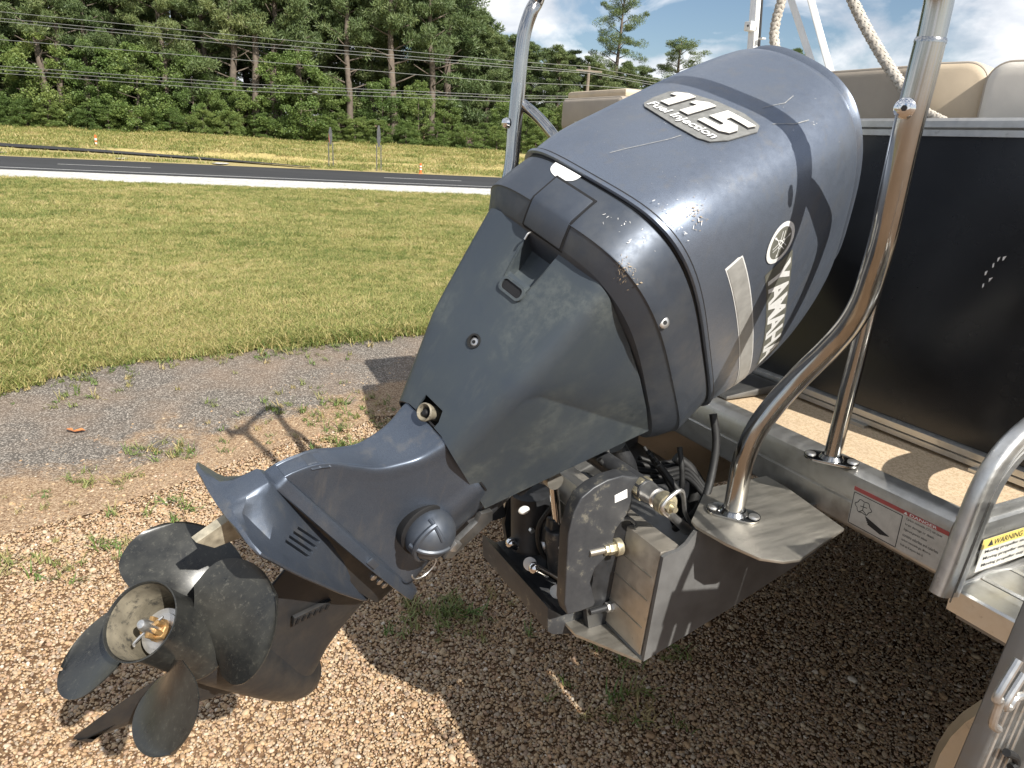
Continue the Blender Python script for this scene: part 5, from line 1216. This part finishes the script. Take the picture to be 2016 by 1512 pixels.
# warning labels: panel, printed head, drawing and small lines of text
def face_q(F, S, B): return Bq(F, S, B)
def on_trim(S, B, o=.0008): return Bq(.3885-o, S, B)
lb = MB().prism([on_trim(.405, -.170), on_trim(.60, -.170), on_trim(.60, -.090), on_trim(.405, -.090)], (-.0006, 0, 0)).build('danger_label', 'label_film', boat)
MB().prism([on_trim(.405, -.098, .0015), on_trim(.60, -.098, .0015), on_trim(.60, -.090, .0015), on_trim(.405, -.090, .0015)], (-.0004, 0, 0)).build('label_head', 'red_print', lb)
def label_text(body, S0, S1, B0, B1, mat, par, o=.0022, fn=None):
    V, Fs = text2d(body, 0, .01); V = fit2d(V, S0, S1, B0, B1)
    return drape('label_text', V, Fs, fn or (lambda x, y, z: on_trim(x, y, o)), mat, par, .05)
label_text('DANGER', .525, .578, -.0968, -.0915, 'decal_white', lb)
label_text('\u25b2', .513, .521, -.0968, -.0915, 'decal_white', lb)
for body, i in (('Carbon monoxide (CO) can cause', 0), ('brain damage or death.', 1), ('Engine and generator exhaust', 2), ('contains odorless and colorless', 3), ('carbon monoxide gas. Move to', 4), ('fresh air if anyone feels ill.', 5)):
    label_text(body, .520, .590-.012*(i % 3), -.1075-.0105*i, -.1015-.0105*i, 'black_print', lb, .0016)
def lb_line(P, w=.0008):
    V, Fs = [], []
    for a, b in zip(P[:-1], P[1:]):
        a, b = np.array(a), np.array(b); d = nrm(b-a); nn = np.array([-d[1], d[0]])*w; k = len(V); V += [a-nn, a+nn, b+nn, b-nn]; Fs.append((k, k+1, k+2, k+3))
    drape('label_drawing', np.array(V), Fs, lambda x, y, z: on_trim(x, y, .0016), 'black_print', lb, .05)
lb_line([(.407, -.102), (.512, -.102), (.512, -.168), (.407, -.168), (.407, -.102)])
lb_line([(.432+.017*math.cos(t)*(1+.12*math.cos(6*t)), -.124+.013*math.sin(t)*(1+.12*math.cos(6*t))) for t in np.linspace(0, 2*math.pi, 30)])
lb_line([(.432, -.115), (.432, -.130), (.424, -.138)]); lb_line([(.432, -.130), (.442, -.136)]); lb_line([(.425, -.124), (.440, -.122)])
for k in range(5): lb_line([(.440+.002*k, -.140-.003*k), (.495-.004*k, -.155-.001*k)], .0012)
def on_riser(x, y, o=.0008): return Bq(x, .6115+o, y)
wl = MB().prism([on_riser(.475, -.185), on_riser(.72, -.185), on_riser(.72, -.118), on_riser(.475, -.118)], (0, -.0006, 0)).build('warning_label', 'label_film', boat)
MB().prism([on_riser(.475, -.138, .0015), on_riser(.72, -.138, .0015), on_riser(.72, -.118, .0015), on_riser(.475, -.118, .0015)], (0, -.0004, 0)).build('label_head', 'yellow_print', wl)
rf = lambda x, y, z: on_riser(x, y, .0022)
label_text('\u25b2WARNING', .492, .60, -.1345, -.1215, 'black_print', wl, fn=rf)
for i in range(3): label_text('Moving propeller may cause injury', .49, .70, -.150-.014*i, -.142-.014*i, 'black_print', wl, fn=rf)
# --- fence with rails
FX = .65
fen = bprism_F([(FX, -.045), (FX, .572), (FX+.006, .572), (FX+.006, -.045)], -.86, .60).build('fence_panel', 'black_panel', boat)
bprism_F([(FX-.012, .572), (FX-.012, .584), (FX-.006, .586), (FX-.012, .589), (FX-.012, .601), (FX-.004, .607), (FX+.018, .607), (FX+.022, .60), (FX+.022, .572)], -.88, .615).build('fence_rail', 'alu', boat, smooth=25)
bprism_F([(FX-.014, -.058), (FX-.014, -.047), (FX-.008, -.045), (FX-.014, -.043), (FX-.014, -.030), (FX-.004, -.026), (FX+.016, -.026), (FX+.016, -.058)], -.88, .615).build('fence_rail', 'alu', boat, smooth=25)
for S in (-.55, -.12, .21, .50): MB().box(Bq(FX-.012, S, -.0625), (.03, .045, .008)).build('fence_foot', 'alu', boat)
for S in (-.865, .605): MB().box(Bq(FX+.005, S, .28), (.03, .03, .66)).build('fence_post', 'alu', boat)
for S, F0, F1 in ((.605, .67, 1.06), (-1.27, .72, 5.7), (1.22, 1.1, 5.7)): MB().box(Bq((F0+F1)/2, S, .27), (F1-F0, .006, .62)).build('fence_panel', 'black_panel', boat); MB().box(Bq((F0+F1)/2, S, .59), (F1-F0, .03, .035)).build('fence_rail', 'alu', boat)
V = [onF(p, FX-.002) for p in ((1935, 560), (1940, 535), (1948, 548), (1955, 520), (1965, 508), (1975, 506))]
for i_, p in enumerate(V): MB().prism([f2(p), f2(p+np.array([0, .002+.002*(i_ % 3), .003])), f2(p+np.array([0, .003, -.003-.002*(i_ % 2)])), f2(p+np.array([0, .0006, -.007]))], (-.001, 0, 0)).build('panel_scrape', 'chip_white', boat)
MB().prism([Bq(.652, -.862, -.05), Bq(.72, -1.272, -.05), Bq(.72, -1.272, .60), Bq(.652, -.862, .60)], (.004, -.004, 0)).build('fence_panel', 'black_panel', boat)
# black cable gland on deck near the motor
MB().lathe([(0, .05), (.012, .05), (.02, .035), (.03, .03)], Bq(.56, -.22, -.066), (0, 0, 1), 20).build('cable_boot', 'rubber', boat)
bprism_F([(.44, -.06), (.60, -.06), (.62, -.04), (.60, -.036), (.44, -.05)], -.36, -.02).build('deck_hatch', 'alu_grey', boat, bevel=.004)
# --- seats: piped back cushions standing above the fence
def cushion(name, F0, F1, S0, S1, B0, B1, r, mat, par=boat, yaw=0.):
    c = Bq((F0+F1)/2, (S0+S1)/2, (B0+B1)/2); ey = np.array([0, 0, 1.]); cy_, sy_ = math.cos(yaw), math.sin(yaw); ex, ez = np.array([sy_, -cy_, 0]), np.array([cy_, sy_, 0])
    w, h, d = S1-S0, B1-B0, F1-F0; m = MB(); q = min(.016, d*.35)
    rings = []
    for x, ins in ((-d/2, q), (-d/2+q*.3, q*.3), (-d/2+q, 0), (d/2-q, 0), (d/2-q*.3, q*.3), (d/2, q)): rings.append(rrect(c+ez*x, w-2*ins, h-2*ins, max(.006, r-ins*.3), ex, ey, 8))
    m.loft(rings, cap0=True, cap1=True); o = m.build(name, mat, par, smooth=60)
    pp = rrect(c-ez*(d/2-q*.55), w-q*.55, h-q*.55, r, ex, ey, 8); m = MB(); m.tube(pp+[pp[0]], .0042, 8); m.build('piping', 'vinyl_shade_taupe', o); return o
def px_seat(p0, p1, F, **k):
    a, b = onF(p0, F), onF(p1, F); return a, b
a = onF((1600, 145), .70); b = onF((1925, 125), .70); c_ = onF((2016, 135), .70)
p1, p2 = onF((1812, 130), .70), onF((1926, 150), .74)
cushion('seat_back_end', .70, .82, a[1]-.25, p1[1]+.02, .56, p1[2]+.004, .03, 'vinyl_shade_taupe')
cushion('seat_back_end', .715, .835, p1[1]-.055, p2[1]+.010, .56, p1[2]+.008, .045, 'vinyl_beige', yaw=.30)
cushion('seat_back', .80, .92, p2[1]+.0, p2[1]+.62, .56, p1[2]+.004, .04, 'vinyl_white', yaw=.30)
a = onF((1106, 194), .86); b = onF((1190, 256), .86)
sb = cushion('corner_seat_back', .86, 1.25, a[1], b[1]+.10, b[2], a[2], .02, 'vinyl_shade_taupe')
MB().box(Bq(1.06, (a[1]+b[1]+.10)/2, a[2]+.012), (.36, (b[1]-a[1]+.08), .03)).build('seat_back_top', 'vinyl_beige', boat, bevel=.012)
MB().box(Bq(1.25, -.2, .2), (.5, 1.7, .45)).build('seat_base', 'vinyl_white', boat, bevel=.03)
# --- pontoon tubes under the deck
for S in (-1.047, 1.047):
    MB().lathe([(0, .05), (.0, .345), (.012, .36), (6.2, .36)], Bq(.34, S, -.506), (1, 0, 0), 48, True, True).build('pontoon_tube', 'alu_dull', boat, smooth=30)
    MB().box(Bq(3.2, S, -.17), (5, .06, .03)).build('riser_bracket', 'alu_grey', boat)
# --- handrail at the corner of the step
RP = [onS(p, .622) for p in ((1858, 1168), (1885, 1100), (1910, 1035), (1938, 965), (1972, 908), (2016, 862), (2075, 822), (2150, 800))]
pts = [f2(p) for p in RP]; pp = catmull(pts, 7); rings = []
for i, p in enumerate(pp):
    tt_ = nrm(pp[min(i+1, len(pp)-1)]-pp[max(i-1, 0)]); sy = np.array([0, 1., 0]); nx = nrm(np.cross(sy, tt_))
    rings.append(rrect(p, .030, .058, .010, sy, nx, 4))
MB().loft(rings, cap0=True, cap1=True).build('handrail', 'alu_bright', boat, smooth=40)
for o_ in (-.008, .010): MB().tube([p+np.array([-.0, -.0153, 0])+np.array([o_*.4, 0, o_]) for p in pp], .0014, 6).build('rail_groove', 'alu_grey', boat)
# ================================================================== TRAILER under the hull
trl = empty('boat_trailer', MBt @ Matrix.Translation((3.3, 0, -1.08)), 'dark boat trailer standing in the shadow beneath the deck', 'trailer')
for S in (-.42, .42): MB().box((1.2, -S, .50), (5.6, .08, .12)).build('frame_rail', 'black_plastic', trl, bevel=.006)
for x in (-.8, .6, 2.0, 3.4): MB().box((x, 0, .40), (.08, 2.0, .09)).build('cross_member', 'black_plastic', trl, bevel=.006)
for S in (-.72, .72): MB().box((1.2, -S, .60), (5.2, .12, .10)).build('bunk', 'black_plastic', trl, bevel=.01)
for S in (-1.15, 1.15):
    for x in (1.0, 1.9):
        w_ = MB().lathe([(-.10, .20), (-.10, .29), (-.08, .325), (.08, .325), (.10, .29), (.10, .20)], (x, -S, .325), (0, 1, 0), 28).build('wheel', 'rubber', trl, smooth=40)
        MB().lathe([(-.085, .02), (-.07, .16), (-.095, .20), (.095, .20), (.07, .16), (.085, .02)], (x, -S, .325), (0, 1, 0), 20).build('rim', 'alu_grey', w_)
MB().box((1.45, 0, .36), (.07, 2.2, .07)).build('axle', 'black_plastic', trl)
# ================================================================== TOW BAR
bar = empty('ski_tow_bar', MBt, 'polished stainless ski tow bar arching over the motor on bent tube legs', 'tow bar')
LEG = [((1441, 1024), .312), ((1452, 965), .313), ((1464, 905), .317), ((1487, 850), .326), ((1525, 797), .341), ((1575, 742), .364), ((1630, 688), .395), ((1672, 640), .424), ((1701, 590), .452), ((1720, 535), .470), ((1740, 465), .484), ((1762, 365), .494), ((1785, 262), .501), ((1810, 165), .506), ((1832, 80), .510)]
LP = [f2(onS(p, S)) for p, S in LEG]; R_ = .0208
leg = MB().tube(LP, R_, 24, 6).build('leg', 'steel', bar, smooth=80)
TOPS = [((1831, 84), .510), ((1848, 5), .512), ((1858, -60), .514)]
up = [f2(onS(p, S)) for p, S in TOPS]
far_ = [((1062, -14), -.710), ((1046, 22), -.718), ((1033, 62), -.720), ((1026, 110), -.720), ((1021, 168), -.720)]
fp = [f2(onS(p, S)) for p, S in far_]
TH = up[-1][2]
APX = Bq(.07, -.02, 1.27); u1, u0 = up[-1], up[-2]; ud = nrm(u1-u0); fd = nrm(fp[0]-fp[1])
arch = up+[u1+ud*.15, u1+ud*.25+np.array([-.01, .03, .01]), APX*.25+u1*.75+np.array([0, -.02, .20]), APX*.62+u1*.38+np.array([0, .0, .10]), APX, APX*.62+fp[0]*.38+np.array([0, 0, .06]), APX*.25+fp[0]*.75+np.array([0, .02, .06])]+fp
MB().lathe([(-.02, .05), (.0, .055), (.008, .03), (.05, .026), (.056, .05), (.066, .055), (.075, .04)], APX-np.array([.02, 0, 0]), (-1, 0, 0), 24).build('tow_hook', 'steel', bar)
MB().tube(arch, R_*.93, 20, 5).build('arch', 'steel', bar, smooth=80)
FL = [((1021, 164), -.720), ((1013, 250), -.718), ((1006, 330), -.712), ((990, 440), -.69)]
base_far = Bq(.15, -.312, -.166)
fl_ = [f2(onS(p, S)) for p, S in FL[:4]]; fl_ += [fl_[-1]*.45+base_far*.55+np.array([-.01, .03, .02]), base_far+np.array([0, .005, .18]), base_far]
MB().tube(fl_, R_, 20, 6).build('leg', 'steel', bar, smooth=80)
br = [f2(onS(p, S)) for p, S in (((1636, 906), .342), ((1665, 790), .345), ((1690, 690), .348), ((1714, 585), .352), ((1737, 480), .36), ((1757, 380), .39), ((1776, 295), .45), ((1800, 195), .504))]
MB().tube(br, .0165, 20, 6).build('brace', 'steel', bar, smooth=80)
fb_ = [f2(onS(p, S)) for p, S in (((1020, 200), -.72), ((1040, 214), -.70), ((1066, 238), -.65), ((1094, 274), -.59), ((1118, 325), -.56), ((1132, 400), -.55))]+[Bq(.386, -.55, -.061)]
MB().tube(fb_, .0155, 16, 6).build('brace', 'steel', bar, smooth=80)
def foot(c, up_, r):
    m = MB(); m.loft([rrect(np.array(c)+np.array([0, 0, z]), .104, .058, .026, nrm([.6, -.8, 0]), nrm([.8, .6, 0]), 5) for z in (0, .005)], cap0=True, cap1=True); o = m.build('foot_plate', 'steel', bar, bevel=.001)
    MB().lathe([(.005, r+.008), (.012, r+.003)], c, (0, 0, 1), 24).build('foot_collar', 'steel', o)
    for s_ in (-.040, .040): MB().lathe([(.005, .011), (.008, .010), (.0095, .005)], np.array(c)+nrm([.6, -.8, 0])*s_, (0, 0, 1), 16).build('foot_bolt', 'silver', o)
lb0 = LP[0].copy(); foot((lb0[0], lb0[1], -.1555), 0, R_); foot((br[0][0], br[0][1], -.061), 0, .0165); foot((base_far[0], base_far[1], -.1555), 0, R_)
tj = LP[-1]; dj = nrm(LP[-1]-LP[-2]); MB().lathe([(-.003, R_*1.03), (.001, R_*1.03), (.004, R_*.95)], tj, dj, 24).build('joint_collar', 'steel', bar)
bc = f2(onS((1785, 215), .504)); dcam = nrm(np.array(MBt.inverted()@Vector(CAM))-bc); dcam = nrm(dcam*np.array([1, 1, .2])+np.array([-.25, 0, 0]))
MB().lathe([(0, .0145), (.004, .0145), (.0075, .011), (.0085, .006)], np.array(bc)+dcam*.0195, dcam, 20).build('bolt', 'chrome', bar)
MB().lathe([(.0086, .0045), (.0092, .0040)], np.array(bc)+dcam*.0195, dcam, 6).build('bolt_socket', 'dark_gap', bar)
bc = f2(onS((1008, 243), -.72)); MB().lathe([(0, .015), (.008, .012), (.012, .006)], np.array(bc)-np.array([.018, 0, 0]), (-1, -.3, 0), 16).build('bolt', 'chrome', bar)
# ================================================================== ROPE, BIMINI POLES, LADDER
def braid(name, pts, r, lab):
    """twisted strands so the rope has its own relief"""
    P = catmull([np.array(p) for p in pts], 22); n = len(P); o = MB().tube(P, r*.78, 10).build(name, 'rope', None, smooth=80); o.matrix_world = MBt
    tag(o, lab, 'rope')
    L = np.cumsum([0]+[np.linalg.norm(P[i+1]-P[i]) for i in range(n-1)]); tt = [nrm(P[min(i+1, n-1)]-P[max(i-1, 0)]) for i in range(n)]; x = nrm(np.cross(tt[0], [0, 0, 1.]) if abs(tt[0][2]) < .9 else np.cross(tt[0], [1., 0, 0])); XY = []
    for i in range(n): x = nrm(x-tt[i]*np.dot(x, tt[i])); XY.append((x.copy(), np.cross(tt[i], x)))
    m = MB(); pitch = r*3.0; step = r*.85; ns = int(L[-1]/step)
    for i in range(ns):
        d = i*step; c = np.array([np.interp(d, L, [p[k] for p in P]) for k in range(3)]); j = min(n-1, int(np.searchsorted(L, d))); xx, yy = XY[j]; t_ = tt[j]
        for k in range(8):
            a = 2*math.pi*(k+.5*(i % 2))/8; nn = xx*math.cos(a)+yy*math.sin(a); s = nrm(t_+(.55 if (k % 2) else -.55)*np.cross(t_, nn)); b = np.cross(nn, s); q = c+nn*r*.80
            m.add([q-s*r*.75, q+b*r*.36+nn*r*.04, q+s*r*.75, q-b*r*.36+nn*r*.04, q+nn*r*.30, q-nn*r*.2], [(0, 1, 4), (1, 2, 4), (2, 3, 4), (3, 0, 4)])
    s_ = m.build('rope_strands', 'rope', o, smooth=80); return o
RF = .665
r1 = [f2(onF(p, RF)) for p in ((1655, -60), (1675, -8), (1700, 45), (1728, 95), (1757, 142), (1790, 188))]
rr_ = [f2(onF(p, .66)) for p in ((1815, 216), (1838, 228), (1862, 240), (1868, 243))]
braid('rope', r1+[rr_[0]], .0118, 'braided cream rope hanging down to the seat beside the near tow bar leg')
braid('rope', rr_, .0085, 'thin end of rope lying on the fence rail by the seat')
braid('rope', [f2(onF(p, 1.25)) for p in ((1549, -60), (1540, -5), (1528, 40), (1524, 75), (1531, 108))], .0165, 'braided cream rope loop hanging above the motor beside the white pole')
FP = 1.3
bim = empty('bimini_frame', MBt, 'white square tubed canopy frame folded above the seats', 'canopy frame')
def pole(p, q, w, nm, mat='white_paint', F=FP):
    a, b = np.array(f2(onF(p, F))), np.array(f2(onF(q, F+.05))); d = nrm(b-a); ex = nrm(np.cross(d, [.75, .66, 0])); ey = np.cross(d, ex)
    return MB().loft([rrect(a, w, w, w*.12, ex, ey, 2), rrect(b, w, w, w*.12, ex, ey, 2)], cap0=True, cap1=True).build(nm, mat, bim, smooth=30)
pole((1473, 150), (1488, -60), .021, 'upright_pole'); pole((1482, 150), (1498, -60), .017, 'upright_pole', 'white_paint', 1.33)
pole((1607, 150), (1538, -60), .022, 'slanted_pole'); pole((1637, 148), (1580, -60), .022, 'slanted_pole')
a = np.array(f2(onF((1478, 52), FP-.005))); MB().box(a, (.034, .034, .032)).build('pole_clamp', 'white_paint', bim, bevel=.003)
MB().lathe([(0, .004), (.003, .003)], a+np.array([-.017, -.004, 0]), (-1, 0, 0), 10).build('clamp_screw', 'dark_gap', bim)
pole((1490, 140), (1503, -60), .013, 'strap', 'rubber', 1.36)
a = np.array(f2(onF((1500, 76), 1.35))); MB().box(a, (.018, .022, .005)).build('strap_clip', 'white_plastic', bim)
# boarding ladder in the corner
lad = empty('boarding_ladder', MBt, 'worn aluminium boarding ladder folded upright at the lower right corner', 'ladder')
LS = .88
A, B_ = np.array(f2(onS((1918, 1530), LS))), np.array(f2(onS((2046, 1230), LS)))
d = nrm(B_-A); Tp = B_+d*((.16-B_[2])/d[2]); A0 = A-d*.12; ex = np.array([d[2], 0, -d[0]]); ey = np.array([0, 1., 0])
def lrail(off, top):
    o_ = ex*off; T_ = B_+d*((top-B_[2])/d[2])
    MB().loft([rrect(A0+o_, .066, .026, .004, ex, ey, 3), rrect(T_+o_, .066, .026, .004, ex, ey, 3)], cap0=True, cap1=True).build('rail', 'alu_grey', lad, smooth=30)
    for k in (-.026, -.007, .012, .028): MB().tube([A0+o_+ex*k-ey*.0135, T_+o_+ex*k-ey*.0135], .0026, 6).build('rail_rib', 'alu', lad)
lrail(0, .038); lrail(.124, .222); lrail(.36, .16)
MB().tube([np.array([f, -LS, b]) for f, b in ((.098, .0), (.098, .05), (.112, .12), (.131, .198), (.173, .303), (.20, .372))], .0095, 12, 4).build('rail_top', 'alu', lad)
def lplate(f0, f1, b0, b1, nm='tread'):       # flat folded tread between the rails
    P = [B_+d*((b-B_[2])/d[2])+ex*f for f, b in ((f0, b0), (f1, b0), (f1, b1), (f0, b1))]
    MB().prism([p+ey*.004 for p in P], ey*.012).build(nm, 'alu', lad, bevel=.002)
for b0, b1 in ((-.02, .040), (-.09, -.026), (-.16, -.096), (-.23, -.166), (-.30, -.236)): lplate(.033, .092, b0, b1)
lplate(-.030, .091, .100, .166)
for f0, f1 in ((-.023, .004), (.009, .041), (.047, .091)): lplate(f0, f1, .040, .098, 'tread_slat')
for k in range(8): lplate(.158, .318, .165-.07*k, .231-.07*k)
def on9(x, y): return np.array(f2(onS((1780+x/3.67, 1100+y/3.67), .905)))
for P in ([(830, 730), (670, 1000), (690, 1030), (640, 1190), (680, 1230)], [(866, 830), (730, 1050), (760, 1070), (800, 1010), (850, 990)], [(740, 1400), (800, 1430), (810, 1480), (770, 1510)]):
    MB().tube([on9(*p) for p in P], .0050, 10, 5).build('hook', 'silver' if P[0][0] != 740 else 'rubber', lad)
